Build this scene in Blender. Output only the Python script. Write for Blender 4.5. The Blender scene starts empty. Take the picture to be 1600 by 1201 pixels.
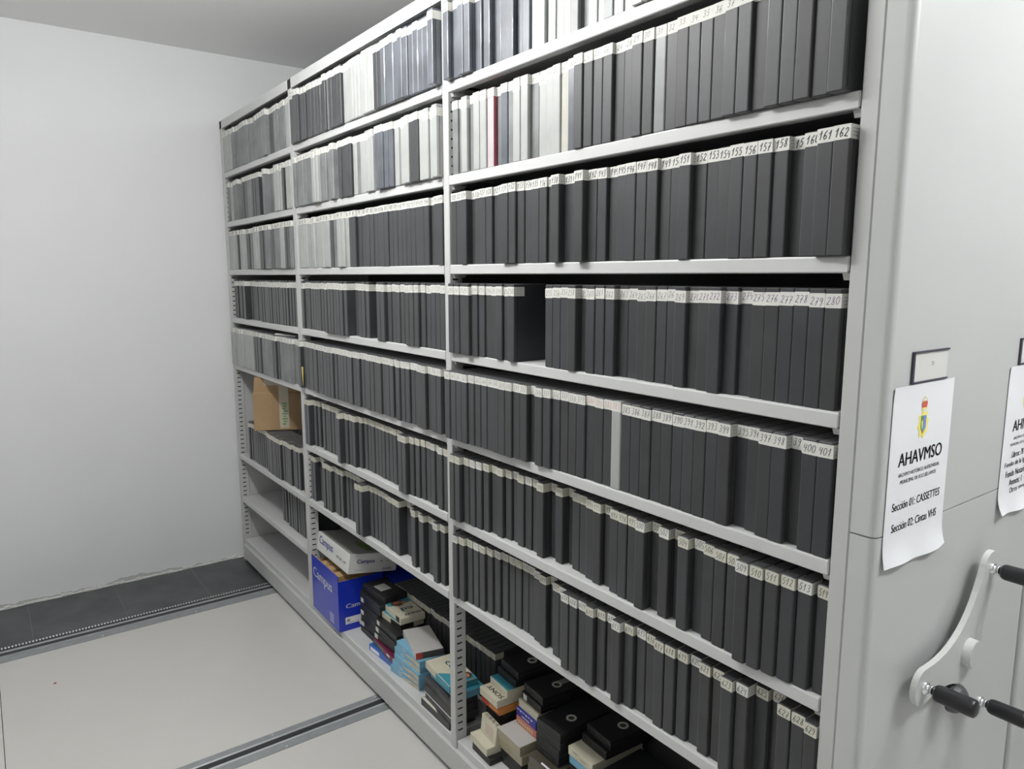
import bpy, bmesh, math, random
from mathutils import Vector, Matrix
C = bpy.context.scene
COL = C.collection
# ---------------------------------------------------------------- camera
cam_d = bpy.data.cameras.new('camera'); cam = bpy.data.objects.new('camera', cam_d); COL.objects.link(cam)
cam_d.sensor_width = 36.0; cam_d.lens = 25.549; cam_d.clip_start = 0.02
RW = ((0.59386999, 0.80456102, -0.00008054), (0.11881458, -0.08779951, -0.98902697), (-0.79573961, 0.58734387, -0.14773507))
M = Matrix(((RW[0][0], -RW[1][0], -RW[2][0], 1.90913), (RW[0][1], -RW[1][1], -RW[2][1], -1.19262),
            (RW[0][2], -RW[1][2], -RW[2][2], 1.70330), (0, 0, 0, 1)))
cam.matrix_world = M
C.camera = cam
# ---------------------------------------------------------------- world, light, exposure
w = bpy.data.worlds.new('world'); C.world = w; w.use_nodes = True
w.node_tree.nodes['Background'].inputs[0].default_value = (0.8, 0.9, 1, 1)
w.node_tree.nodes['Background'].inputs[1].default_value = 0.1
def area(name, loc, sx, sy, power, col=(1, 1, 1), rot=(0, 0, 0)):
    d = bpy.data.lights.new(name, 'AREA'); d.shape = 'RECTANGLE'; d.size = sx; d.size_y = sy; d.energy = power; d.color = col
    o = bpy.data.objects.new(name, d); COL.objects.link(o); o.location = loc; o.rotation_euler = rot
    return o
# fluorescent tubes just under the ceiling: each tube is a short row of round sources shining all round
def tube(name, x0, y0, x1, y1, z, power, col, n=4, r=0.06):
    for k in range(n):
        d = bpy.data.lights.new(name, 'POINT'); d.energy = power / n; d.shadow_soft_size = r; d.color = col
        o = bpy.data.objects.new(name, d); COL.objects.link(o); f = (k + 0.5) / n
        o.location = (x0 + (x1 - x0) * f, y0 + (y1 - y0) * f, z)
tube('aisle_tube', -0.75, -0.85, 0.50, -0.85, 2.66, 80, (1, 0.995, 0.985))
tube('corridor_tube', 2.35, 0.1, 2.35, 1.3, 2.70, 74, (0.98, 0.99, 1))
tube('entrance_tube', 1.6, -2.4, 2.9, -2.4, 2.74, 16, (0.98, 0.99, 1))
vs = C.view_settings
vs.view_transform = 'Standard'; vs.look = 'None'; vs.exposure = 0.0; vs.gamma = 1.0; vs.use_curve_mapping = False
rnd = random.Random(7)
# ---------------------------------------------------------------- materials
def mat(name, col, rough=0.5, metal=0.0, spec=0.5, noise=0.0, nscale=20.0, bump=0.0, bscale=200.0, coat=0.0, sheen=0.0):
    m = bpy.data.materials.new(name); m.use_nodes = True; nt = m.node_tree; b = nt.nodes['Principled BSDF']
    b.inputs['Base Color'].default_value = (*col, 1); b.inputs['Roughness'].default_value = rough
    b.inputs['Metallic'].default_value = metal; b.inputs['Specular IOR Level'].default_value = spec
    b.inputs['Coat Weight'].default_value = coat; b.inputs['Sheen Weight'].default_value = sheen; b.inputs['Sheen Roughness'].default_value = 0.45
    if noise or bump:
        tc = nt.nodes.new('ShaderNodeTexCoord')
        geo = nt.nodes.new('ShaderNodeNewGeometry')
    if noise:
        n = nt.nodes.new('ShaderNodeTexNoise'); n.inputs['Scale'].default_value = nscale; n.inputs['Detail'].default_value = 5
        nt.links.new(geo.outputs['Position'], n.inputs['Vector'])
        r = nt.nodes.new('ShaderNodeMapRange'); r.inputs['From Min'].default_value = 0.3; r.inputs['From Max'].default_value = 0.7
        r.inputs['To Min'].default_value = 1 - noise; r.inputs['To Max'].default_value = 1 + noise
        nt.links.new(n.outputs['Fac'], r.inputs['Value'])
        mx = nt.nodes.new('ShaderNodeMix'); mx.data_type = 'RGBA'; mx.blend_type = 'MULTIPLY'; mx.inputs['Factor'].default_value = 1
        mx.inputs['A'].default_value = (*col, 1); nt.links.new(r.outputs['Result'], mx.inputs['B'])
        nt.links.new(mx.outputs['Result'], b.inputs['Base Color'])
    if bump:
        n = nt.nodes.new('ShaderNodeTexNoise'); n.inputs['Scale'].default_value = bscale; n.inputs['Detail'].default_value = 3
        nt.links.new(geo.outputs['Position'], n.inputs['Vector'])
        bp = nt.nodes.new('ShaderNodeBump'); bp.inputs['Strength'].default_value = bump; bp.inputs['Distance'].default_value = 0.001
        nt.links.new(n.outputs['Fac'], bp.inputs['Height']); nt.links.new(bp.outputs['Normal'], b.inputs['Normal'])
    return m
STEEL = mat('painted_grey_steel', (0.46, 0.465, 0.455), 0.42, noise=0.02, nscale=6, bump=0.08, bscale=500)
STEEL_S = mat('painted_shelf_steel', (0.50, 0.505, 0.50), 0.45, noise=0.02, nscale=6, bump=0.06, bscale=500)
PANEL = mat('painted_panel_steel', (0.47, 0.48, 0.47), 0.33, noise=0.015, nscale=4, bump=0.05, bscale=400)
DARKHOLE = mat('slot_black', (0.006, 0.006, 0.006), 0.8)
BACK_SHADE = mat('shaded_back_sheet', (0.05, 0.05, 0.05), 0.7)  # grey back sheet with the shade behind the cases put into its colour
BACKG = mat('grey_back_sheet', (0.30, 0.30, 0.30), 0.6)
K_DARK = mat('charcoal_case_plastic', (0.021, 0.0225, 0.026), 0.52, spec=0.6, noise=0.25, nscale=9, bump=0.25, bscale=60, coat=0.03, sheen=0.24)
K_DARK2 = mat('charcoal_case_plastic_dull', (0.019, 0.021, 0.021), 0.55, spec=0.6, noise=0.25, nscale=12, bump=0.2, bscale=45, coat=0.0, sheen=0.24)
K_BLUE = mat('blue_grey_case_plastic', (0.095, 0.104, 0.12), 0.34, noise=0.3, nscale=10, bump=0.3, bscale=50, coat=0.15)
K_MID = mat('mid_grey_case_plastic', (0.17, 0.18, 0.18), 0.42, noise=0.2, nscale=12, bump=0.2, bscale=60)
K_LIGHT = mat('light_grey_case_plastic', (0.33, 0.34, 0.33), 0.40, noise=0.07, nscale=14, bump=0.2, bscale=70)
K_BEIGE = mat('beige_case_card', (0.38, 0.37, 0.33), 0.5, noise=0.06, nscale=14)
K_RED = mat('dark_red_case_plastic', (0.30, 0.07, 0.09), 0.4, noise=0.1)
K_PINK = mat('pinkish_grey_insert', (0.42, 0.37, 0.38), 0.4, noise=0.05)
PAPER = mat('label_paper', (0.60, 0.60, 0.56), 0.7, noise=0.05, nscale=60)
PAPER_Y = mat('label_paper_yellowed', (0.54, 0.53, 0.45), 0.7, noise=0.06, nscale=60)
INK_K = mat('black_ink', (0.015, 0.015, 0.025), 0.6)
INK_G = mat('grey_pencil', (0.16, 0.15, 0.15), 0.7)
INK_P = mat('purple_ink', (0.13, 0.06, 0.19), 0.6)
INK_R = mat('red_pencil', (0.55, 0.30, 0.28), 0.7)
CASEM = {'D': K_DARK, 'E': K_DARK2, 'B': K_BLUE, 'M': K_MID, 'L': K_LIGHT, 'Y': K_BEIGE, 'R': K_RED}
CASEN = {'D': 'charcoal', 'E': 'charcoal', 'B': 'blue-grey', 'M': 'mid-grey', 'L': 'pale grey', 'Y': 'beige', 'R': 'dark red'}
# ---------------------------------------------------------------- mesh builder
class MB:
    def __init__(s): s.v = []; s.f = []; s.m = []
    def add(s, vs, fs, mi=0):
        o = len(s.v); s.v += [tuple(x) for x in vs]; s.f += [tuple(i + o for i in f) for f in fs]; s.m += [mi] * len(fs)
    def box(s, x0, x1, y0, y1, z0, z1, mi=0, ch=0.0, T=None):
        """box, with chamfered edges when ch > 0"""
        if ch <= 0:
            vs = [(x, y, z) for x in (x0, x1) for y in (y0, y1) for z in (z0, z1)]
            fs = [(0, 1, 3, 2), (4, 6, 7, 5), (0, 4, 5, 1), (2, 3, 7, 6), (0, 2, 6, 4), (1, 5, 7, 3)]
        else:
            lo = (x0, y0, z0); hi = (x1, y1, z1); vs = []; idx = {}
            for sx in (0, 1):
                for sy in (0, 1):
                    for sz in (0, 1):
                        c = [(lo[a], hi[a])[(sx, sy, sz)[a]] for a in range(3)]
                        d = [(1, -1)[(sx, sy, sz)[a]] * ch for a in range(3)]
                        for a in range(3):  # vertex on the face normal to axis a
                            p = [c[b] + (0 if b == a else d[b]) for b in range(3)]
                            idx[(sx, sy, sz, a)] = len(vs); vs.append(tuple(p))
            fs = []
            for a in range(3):
                b, c2 = [(1, 2), (2, 0), (0, 1)][a]
                for s1 in (0, 1):
                    q = []
                    for (u, v_) in ((0, 0), (1, 0), (1, 1), (0, 1)):
                        k = [0, 0, 0]; k[a] = s1; k[b] = u; k[c2] = v_
                        q.append(idx[(*k, a)])
                    fs.append(tuple(q if s1 else q[::-1]))
            for a in range(3):  # edges along axis a
                b, c2 = [(1, 2), (2, 0), (0, 1)][a]
                for u in (0, 1):
                    for v_ in (0, 1):
                        k0 = [0, 0, 0]; k0[b] = u; k0[c2] = v_; k1 = list(k0); k1[a] = 1
                        q = [idx[(*k0, b)], idx[(*k1, b)], idx[(*k1, c2)], idx[(*k0, c2)]]
                        fs.append(tuple(q if (u != v_) else q[::-1]))
            for sx in (0, 1):
                for sy in (0, 1):
                    for sz in (0, 1):
                        q = [idx[(sx, sy, sz, a)] for a in range(3)]
                        fs.append(tuple(q if (sx + sy + sz) % 2 else q[::-1]))
        if T is not None: vs = [tuple(T @ Vector(p)) for p in vs]
        s.add(vs, fs, mi)
    def quad(s, o, r, u, w_, h, mi=0):
        o = Vector(o); r = Vector(r); u = Vector(u)
        s.add([o, o + r * w_, o + r * w_ + u * h, o + u * h], [(0, 1, 2, 3)], mi)
    def prism(s, pts, x0, x1, T=None, mi=0, mi_side=None):
        """outline pts (a, b) extruded along local x from x0 to x1: (x, a, b)"""
        n = len(pts); vs = [(x0, a, b) for a, b in pts] + [(x1, a, b) for a, b in pts]
        if T is not None: vs = [tuple(T @ Vector(p)) for p in vs]
        o = len(s.v); s.v += vs
        s.f.append(tuple(o + i for i in range(n))[::-1]); s.m.append(mi)
        s.f.append(tuple(o + n + i for i in range(n))); s.m.append(mi)
        for i in range(n):
            j = (i + 1) % n; s.f.append((o + i, o + j, o + n + j, o + n + i)); s.m.append(mi if mi_side is None else mi_side)
    def lathe(s, prof, n=32, T=None, mi=0, a0=0.0, a1=2 * math.pi):
        """profile (x, r) turned about the local x axis"""
        vs = []; fs = []; full = abs(a1 - a0 - 2 * math.pi) < 1e-6; k = len(prof); m = n if full else n + 1
        for i in range(m):
            a = a0 + (a1 - a0) * i / n
            for x, r in prof: vs.append((x, r * math.cos(a), r * math.sin(a)))
        for i in range(n):
            j = (i + 1) % m
            for q in range(k - 1): fs.append((i * k + q, j * k + q, j * k + q + 1, i * k + q + 1))
        if T is not None: vs = [tuple(T @ Vector(p)) for p in vs]
        s.add(vs, fs, mi)
    def ribbon(s, pts, width, o, r, u, mi=0):
        """flat stroke through 2-D pts on the plane o + a r + b u"""
        o = Vector(o); r = Vector(r); u = Vector(u); P = [Vector((a, b)) for a, b in pts]; L = []
        for i, p_ in enumerate(P):
            a = P[max(i - 1, 0)]; b = P[min(i + 1, len(P) - 1)]; t = (b - a)
            if t.length < 1e-9: t = Vector((1, 0))
            t.normalize(); n = Vector((-t.y, t.x)) * width * 0.5; L.append((p_ + n, p_ - n))
        vs = []
        for a, b in L: vs += [o + r * a.x + u * a.y, o + r * b.x + u * b.y]
        fs = [(2 * i, 2 * i + 1, 2 * i + 3, 2 * i + 2) for i in range(len(P) - 1)]
        s.add(vs, fs, mi)
    def mesh(s, name, mats, smooth=False):
        me = bpy.data.meshes.new(name); me.from_pydata(s.v, [], s.f)
        for m_ in mats: me.materials.append(m_)
        me.polygons.foreach_set('material_index', s.m)
        if smooth: me.polygons.foreach_set('use_smooth', [True] * len(s.f))
        me.update(); return me
    def build(s, name, mats, parent=None, smooth=False, recalc=False, T=None):
        if not isinstance(mats, (list, tuple)): mats = [mats]
        me = s.mesh(name, mats, smooth)
        if recalc:
            bm = bmesh.new(); bm.from_mesh(me); bmesh.ops.recalc_face_normals(bm, faces=bm.faces); bm.to_mesh(me); bm.free()
        return link(name, me, parent, T)
def link(name, me, parent=None, T=None):
    o = bpy.data.objects.new(name, me); COL.objects.link(o)
    if T is not None: o.matrix_world = T
    if parent is not None: o.parent = parent
    return o
def tag(o, label=None, cat=None, group=None, kind=None):
    if label: o['label'] = label
    if cat: o['category'] = cat
    if group: o['group'] = group
    if kind: o['kind'] = kind
    return o
def thing(name, label, cat, group=None, T=None):
    o = bpy.data.objects.new(name, None); COL.objects.link(o); o.empty_display_size = 0.05
    if T is not None: o.matrix_world = T
    return tag(o, label, cat, group)
def part(name, mb, mats, parent, smooth=False, recalc=False, T=None):
    """child whose mesh is in its parent's space"""
    if not isinstance(mats, (list, tuple)): mats = [mats]
    me = mb.mesh(name, mats, smooth)
    if recalc:
        bm = bmesh.new(); bm.from_mesh(me); bmesh.ops.recalc_face_normals(bm, faces=bm.faces); bm.to_mesh(me); bm.free()
    o = bpy.data.objects.new(name, me); COL.objects.link(o); o.parent = parent
    if T is not None: o.matrix_local = T
    return o
_tc = {}
def text_geo(s, shear=0.0):
    if (s, shear) in _tc: return _tc[(s, shear)]
    cu = bpy.data.curves.new('t', 'FONT'); cu.body = s; cu.shear = shear; cu.resolution_u = 3
    ob = bpy.data.objects.new('t', cu); COL.objects.link(ob)
    dg = bpy.context.evaluated_depsgraph_get(); me = bpy.data.meshes.new_from_object(ob.evaluated_get(dg))
    vs = [tuple(v.co) for v in me.vertices]; fs = [tuple(p_.vertices) for p_ in me.polygons]
    bpy.data.objects.remove(ob); bpy.data.meshes.remove(me); bpy.data.curves.remove(cu)
    xs = [v[0] for v in vs]; ys = [v[1] for v in vs]
    _tc[(s, shear)] = (vs, fs, min(xs), max(xs), min(ys), max(ys)); return _tc[(s, shear)]
def text(mb, s, o, r, u, width, height, mi=0, bold=0.0):
    """lettering s fitted into width x height from lower-left corner o, along r, upward u"""
    vs, fs, x0, x1, y0, y1 = text_geo(s); o = Vector(o); r = Vector(r); u = Vector(u); n = r.cross(u).normalized()
    for dx in ([0.0] if not bold else [-bold, bold]):
        mb.add([o + r * ((x - x0) / (x1 - x0) * width + dx) + u * ((y - y0) / (y1 - y0) * height) + n * abs(dx) * 0.02 for x, y, z in vs], fs, mi)
# handwritten digits, strokes in a 1 x 1.7 box
DIG = {'0': [[(.5, 1.6), (.15, 1.3), (.1, .6), (.35, .1), (.7, .2), (.9, .8), (.8, 1.4), (.5, 1.6)]],
       '1': [[(.1, 1.0), (.6, 1.65), (.45, .05)]],
       '2': [[(.15, 1.25), (.4, 1.6), (.75, 1.5), (.75, 1.1), (.35, .5), (.05, .1), (.3, .25), (.9, .1)]],
       '3': [[(.15, 1.45), (.5, 1.65), (.8, 1.4), (.6, 1.0), (.35, .9), (.7, .8), (.8, .4), (.5, .05), (.1, .2)]],
       '4': [[(.25, 1.55), (.1, .8), (.75, .85)], [(.8, 1.5), (.6, 0.0)]],
       '5': [[(.85, 1.6), (.3, 1.55), (.2, .95), (.6, 1.0), (.8, .6), (.55, .1), (.1, .15)]],
       '6': [[(.75, 1.6), (.3, 1.1), (.12, .5), (.35, .05), (.75, .25), (.75, .65), (.45, .8), (.15, .5)]],
       '7': [[(.1, 1.5), (.85, 1.55), (.5, .8), (.35, .0)], [(.25, .75), (.8, .85)]],
       '8': [[(.6, .9), (.25, 1.2), (.4, 1.6), (.75, 1.5), (.7, 1.15), (.25, .5), (.3, .1), (.7, .1), (.8, .5), (.5, .9)]],
       '9': [[(.8, 1.3), (.5, 1.65), (.15, 1.4), (.25, .95), (.65, 1.0), (.8, 1.4), (.7, .6), (.45, .0)]]}
def scribble(mb, s, o, r, u, wd, ht, mi, lw=0.0011, jit=0.0):
    n = len(s); cw = wd / n
    for k, ch in enumerate(s):
        oy = rnd.uniform(-1, 1) * jit
        for st in DIG[ch]:
            pts = [(k * cw + a * cw * 0.86 + b * 0.0006, b / 1.7 * ht + oy) for a, b in st]
            mb.ribbon(pts, lw, o, r, u, mi)
def ordinal(n):
    return ['zeroth', 'first', 'second', 'third', 'fourth', 'fifth', 'sixth', 'seventh', 'eighth', 'ninth', 'tenth', 'eleventh', 'twelfth', 'thirteenth', 'fourteenth', 'fifteenth', 'sixteenth', 'seventeenth', 'eighteenth', 'nineteenth', 'twentieth'][n] if n <= 20 else f'{n}th' if n % 10 not in (1, 2, 3) else f"{n}{ {1: 'st', 2: 'nd', 3: 'rd'}[n % 10]}"
# ---------------------------------------------------------------- the room
XW = -2.505; ZC = 2.925; X_END = 4.6; Y_FRONT = -3.6; Y_BACK = 3.2
def wall_mat():
    m = mat('white_plaster', (0.68, 0.687, 0.695), 0.75, noise=0.012, nscale=3, bump=0.12, bscale=60); nt = m.node_tree; b = nt.nodes['Principled BSDF']
    g = nt.nodes.new('ShaderNodeNewGeometry'); sep = nt.nodes.new('ShaderNodeSeparateXYZ'); nt.links.new(g.outputs['Position'], sep.inputs[0])
    n = nt.nodes.new('ShaderNodeTexNoise'); n.inputs['Scale'].default_value = 14; n.inputs['Detail'].default_value = 8; n.inputs['Roughness'].default_value = 0.7
    nt.links.new(g.outputs['Position'], n.inputs['Vector'])
    # a scraped grey band just above the skirting with a ragged edge of its own
    h = nt.nodes.new('ShaderNodeMath'); h.operation = 'MULTIPLY_ADD'; h.inputs[1].default_value = 0.055; h.inputs[2].default_value = 0.0
    nt.links.new(n.outputs['Fac'], h.inputs[0])
    n2 = nt.nodes.new('ShaderNodeTexNoise'); n2.inputs['Scale'].default_value = 2.2; nt.links.new(g.outputs['Position'], n2.inputs['Vector'])
    h2 = nt.nodes.new('ShaderNodeMath'); h2.operation = 'MULTIPLY_ADD'; h2.inputs[1].default_value = 0.08; h2.inputs[2].default_value = -0.044
    nt.links.new(n2.outputs['Fac'], h2.inputs[0])
    ad = nt.nodes.new('ShaderNodeMath'); ad.operation = 'ADD'; nt.links.new(h.outputs[0], ad.inputs[0]); nt.links.new(h2.outputs[0], ad.inputs[1])
    lt = nt.nodes.new('ShaderNodeMath'); lt.operation = 'LESS_THAN'; nt.links.new(sep.outputs['Z'], lt.inputs[0]); nt.links.new(ad.outputs[0], lt.inputs[1])
    old = b.inputs['Base Color'].links[0].from_socket
    mx = nt.nodes.new('ShaderNodeMix'); mx.data_type = 'RGBA'; mx.inputs['B'].default_value = (0.44, 0.44, 0.42, 1)
    nt.links.new(lt.outputs[0], mx.inputs['Factor']); nt.links.new(old, mx.inputs['A']); nt.links.new(mx.outputs['Result'], b.inputs['Base Color'])
    return m
WALL = wall_mat()
CEIL = mat('ceiling_plaster', (0.84, 0.845, 0.84), 0.8, bump=0.05, bscale=80)
WALL2 = mat('far_wall_plaster', (0.62, 0.62, 0.62), 0.8)
LAMI = mat('white_floor_laminate', (0.53, 0.522, 0.495), 0.32, noise=0.015, nscale=5, bump=0.03, bscale=300)
GROUT = mat('pale_grout', (0.20, 0.20, 0.19), 0.8, noise=0.15, nscale=60)
GALV = mat('galvanised_steel', (0.30, 0.315, 0.32), 0.5, metal=0.35, noise=0.08, nscale=30)
GALV_B = mat('bright_rail_edge', (0.62, 0.65, 0.66), 0.32, metal=0.6)
GROOVE = mat('dark_rail_groove', (0.022, 0.024, 0.025), 0.5)
def struct(name, mb, m, **k):
    return tag(mb.build(name, m, **k), kind='structure')
b = MB(); b.box(XW - 0.12, XW, Y_FRONT, Y_BACK, -0.05, ZC + 0.05); struct('wall_left', b, WALL)
b = MB(); b.box(X_END, X_END + 0.1, Y_FRONT, Y_BACK, -0.05, ZC + 0.05); struct('wall_right', b, WALL2)
b = MB(); b.box(XW - 0.12, X_END + 0.1, Y_FRONT - 0.1, Y_FRONT, -0.05, ZC + 0.05); struct('wall_front', b, WALL2)
b = MB(); b.box(XW - 0.12, X_END + 0.1, Y_BACK, Y_BACK + 0.1, -0.05, ZC + 0.05); struct('wall_back', b, WALL2)
b = MB(); b.box(XW - 0.12, X_END + 0.1, Y_FRONT - 0.1, Y_BACK + 0.1, ZC, ZC + 0.1); struct('ceiling', b, CEIL)
RAILS = [(-2.012, -1.862), (-0.648, -0.528)]
b = MB()
b.box(-1.995, -0.60, -1.2415, Y_BACK, -0.04, 0.0, ch=0.0008); b.box(-1.995, -0.60, Y_FRONT, -1.2435, -0.04, 0.0, ch=0.0008)
b.box(-0.598, X_END, Y_FRONT, Y_BACK, -0.04, 0.0, ch=0.0008)
b.box(-1.995, X_END, Y_FRONT, Y_BACK, -0.06, -0.035)
struct('floor', b, LAMI)
def tile_mat():
    m = mat('anthracite_slate_tile', (0.058, 0.062, 0.064), 0.38, noise=0.35, nscale=7, bump=0.25, bscale=40, coat=0.1)
    return m
TILE = tile_mat()
b = MB(); e = [-1.10 + 0.402 * k for k in range(-7, 12)]
for y0, y1 in zip(e[:-1], e[1:]):
    b.box(XW + 0.012, -1.996, max(y0 + 0.0012, Y_FRONT), min(y1 - 0.0012, Y_BACK), -0.04, 0.0, 0, 0.0008)
b.box(XW, -1.996, Y_FRONT, Y_BACK, -0.05, -0.0012, 1)
struct('floor', b, [TILE, GROUT])
b = MB(); n = 90   # uneven white caulk bead between the wall and the tiles
for k in range(n):
    y0 = -2.2 + 2.5 * k / n; y1 = y0 + 2.5 / n; hh = 0.010 + 0.006 * math.sin(k * 1.7) * math.sin(k * .31)
    b.box(XW, XW + 0.013 + 0.004 * math.sin(k * .9), y0, y1, -0.001, hh, 0, 0.002)
struct('trim_1', b, mat('white_caulk', (0.62, 0.62, 0.60), 0.7, noise=0.1, nscale=50))
# speck of red on the floor panel
b = MB(); b.prism([(-.004, -.006), (.003, -.007), (.006, .0), (.004, .007), (-.003, .006), (-.006, .001)], 0, .0012, T=Matrix.Translation((-1.535, -1.053, 0.0)) @ Matrix.Rotation(-math.pi / 2, 4, 'Y'))
tag(b.build('confetti_speck', mat('dusty_red', (0.35, 0.10, 0.08), 0.7), recalc=True), 'tiny red speck lying on the white floor panel', 'debris')
def rail(name, x0, x1, label, toothed=False):
    t = thing(name, label, 'rail', 'floor rails of the mobile shelving', Matrix.Translation((x0, 0, 0)))
    W = x1 - x0; y0, y1 = Y_FRONT, 0.75
    def strip(nm, pts, m):
        bb = MB(); vs = [(a, y0, z) for a, z in pts] + [(a, y1, z) for a, z in pts]; n_ = len(pts)
        fs = [(i, (i + 1) % n_, n_ + (i + 1) % n_, n_ + i) for i in range(n_)] + [tuple(range(n_))[::-1], tuple(range(n_, 2 * n_))]
        bb.add(vs, fs); return part(nm, bb, m, t, recalc=True)
    if not toothed:
        c = W / 2 - 0.004
        strip('flange', [(0, 0), (0, .0018), (c - .024, .0022), (c - .024, 0)], GALV)
        strip('flange', [(c + .026, 0), (c + .026, .0022), (W, .0018), (W, 0)], GALV)
        strip('track', [(c - .024, .0), (c - .024, .0040), (c - .018, .0058), (c - .015, .001), (c + .015, .001), (c + .018, .0058), (c + .026, .0040), (c + .026, 0)], GALV_B)
        strip('groove', [(c - .0155, .0008), (c - .0155, .0022), (c + .0155, .0022), (c + .0155, .0008)], GROOVE)
    else:
        strip('flange', [(.098, 0), (.098, .002), (W, .0018), (W, 0)], GALV)
        strip('track', [(.030, 0), (.030, .003), (.034, .005), (.048, .005), (.052, .0015), (.082, .0015), (.085, .005), (.094, .005), (.098, .003), (.098, 0)], GALV)
        strip('groove', [(.051, .0014), (.051, .0030), (.083, .0030), (.083, .0014)], GROOVE)
        strip('groove', [(.016, 0), (.016, .002), (.030, .002), (.030, 0)], GROOVE)
        bb = MB(); k = 0; y = -2.2
        while y < 0.05:
            bb.box(0.003, .0150, y, y + .0075, 0.0, .008, 0, .001); y += .0135; k += 1
        bb.box(0.001, .0158, -2.2, 0.05, 0, .003, 1)
        tag(part('toothed_strip', bb, [GALV_B, GROOVE], t), 'dark strip with a row of pale teeth')
    bb = MB(); y = -2.95; k = 0
    while y < 0.3:
        for a in ((.012, W - .012) if not toothed else (W - .016,)):
            yy = y + (.0 if a < .05 else .02)
            bb.lathe([(0.0, .0), (.0016, .0), (.0016, .0035), (0.0, .0045)][::-1], 10, Matrix.Translation((a, yy, .0016)) @ Matrix.Rotation(-math.pi / 2, 4, 'Y'))
        y += .42
    part('screw', bb, GALV_B, t, recalc=True)
    return t
rail('floor_rail', *RAILS[1], 'galvanised floor rail with a central dark groove between the two white floor panels')
rail('floor_rail', *RAILS[0], 'floor rail with a toothed strip along the dark slate tiles', True)
# ---------------------------------------------------------------- the mobile shelving unit
ZS = {1: 2.272, 2: 2.003, 3: 1.737, 4: 1.468, 5: 1.199, 6: 0.932, 7: 0.664, 8: 0.401, 9: 0.139}
ZTOP = 2.553; TH = 0.029; DEPTH = 0.352; FULL = 0.708
POST = [(-2.452, -2.418), (-1.3645, -1.3235), (-0.061, -0.0295), (1.2505, 1.2815)]
BAY = {1: (-2.416, -1.366), 2: (-1.322, -0.0625), 3: (-0.028, 1.2485)}
unit = thing('mobile_shelving_unit', 'grey steel mobile shelving unit full of video cassettes, with rotary handle on its end panel', 'shelving', T=Matrix.Translation((-2.4, 0, 0)))
def upart(name, mb, m, **k):
    o = mb.build(name, m, **k); o.parent = unit; o.matrix_parent_inverse = unit.matrix_world.inverted(); return o
unit_inv = Matrix.Translation((2.4, 0, 0))
for i, (x0, x1) in enumerate(POST):
    b = MB(); zb = 0.0 if i == 0 else 0.106
    b.box(x0, x1, 0.0, 0.046, zb, ZTOP - 0.001, 0, 0.0022)
    # slotted face towards the bay on its right, and thin side flange
    if i < 3:
        z = 0.17
        while z < 2.5:
            b.box(x1 - .0004, x1 + .0003, .010, .029, z, z + .0055, 1); z += .0262
    upart('upright_post', b, [STEEL, DARKHOLE])
    b = MB(); b.box(x0, x1, FULL - .046, FULL, 0.02, ZTOP - .001, 0, .002); upart('upright_post', b, STEEL)
b = MB(); b.box(POST[0][0] + .002, POST[0][1] - .004, 0.046, FULL - .046, 0.03, ZTOP - .002); upart('side_sheet', b, STEEL)
for y0 in (0.353,):
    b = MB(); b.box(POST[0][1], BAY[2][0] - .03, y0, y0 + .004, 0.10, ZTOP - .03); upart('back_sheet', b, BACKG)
    b = MB(); b.box(BAY[2][0] - .03, BAY[3][1], y0, y0 + .004, 0.10, ZTOP - .03); upart('back_sheet', b, BACK_SHADE)
def shelf(bay, zt, name='shelf'):
    x0, x1 = BAY[bay]; b = MB()
    # tray with folded front lip: bevelled top edge, lip, return
    R_ = .0035; pr_ = [(.0, zt - TH + .002), (.0, zt - R_), (.0010, zt - .0010), (R_, zt), (DEPTH, zt), (DEPTH, zt - TH), (DEPTH - .015, zt - TH), (DEPTH - .015, zt - .004), (.024, zt - .004), (.024, zt - TH), (.002, zt - TH)]
    b.prism(pr_, x0 + .002, x1 - .002)
    # folded end tab seen as a thin upright rib at each end of the lip
    for xa in (x0 + .0002, x1 - .0022):
        b.box(xa, xa + .002, .0015, .024, zt - TH + .003, zt - .002)
    upart(name, b, STEEL_S, recalc=True)
    for xa, sgn in ((x0, 1), (x1, -1)):   # hook-in bracket below each end
        b = MB(); b.prism([(.006, zt - TH), (.052, zt - TH), (.046, zt - TH - .010), (.012, zt - TH - .012)], min(xa, xa + sgn * .014), max(xa, xa + sgn * .014)); upart('shelf_clip', b, STEEL, recalc=True)
for k in range(1, 8): shelf(3, ZS[k]); shelf(2, ZS[k])
for k in (1, 2, 3, 4, 5, 7, 8): shelf(1, ZS[k])
for bay in (1, 2, 3):   # bottom shelf and front lip above the plinth
    x0, x1 = BAY[bay]; b = MB(); zt = ZS[9]
    b.prism([(.006, .100), (.006, zt - .003), (.009, zt), (DEPTH, zt), (DEPTH, .100)], x0 + .001, x1 - .001); upart('bottom_shelf', b, STEEL_S, recalc=True)
    zt = ZTOP; b = MB()   # top fascia and roof sheet
    b.prism([(.0, zt - .0435), (.0, zt - .002), (.002, zt), (FULL, zt), (FULL, zt - .02), (.012, zt - .02), (.012, zt - .0435)], x0 + (-.04 if bay == 1 else -.020), x1 + (.0215 if bay < 3 else .002)); upart('top_cover', b, STEEL_S, recalc=True)
b = MB(); b.prism([(-.006, .022), (-.006, .1035), (-.003, .107), (.006, .107), (.006, .022)], BAY[1][0] + .001, 1.281); upart('plinth', b, STEEL, recalc=True)
b = MB(); b.box(BAY[1][0] + .03, 1.28, .05, FULL - .05, .03, .1, 0, .004); upart('base_frame', b, GROOVE)
for x0, x1 in RAILS:
    for yy in (.15, .55):
        b = MB(); c = (x0 + x1) / 2 - .004
        b.lathe([(-.008, .0), (-.008, .045), (-.003, .049), (.003, .049), (.008, .045), (.008, .0)], 24, Matrix.Translation((c, yy, .0515))); upart('wheel', b, GROOVE, recalc=True)
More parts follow.
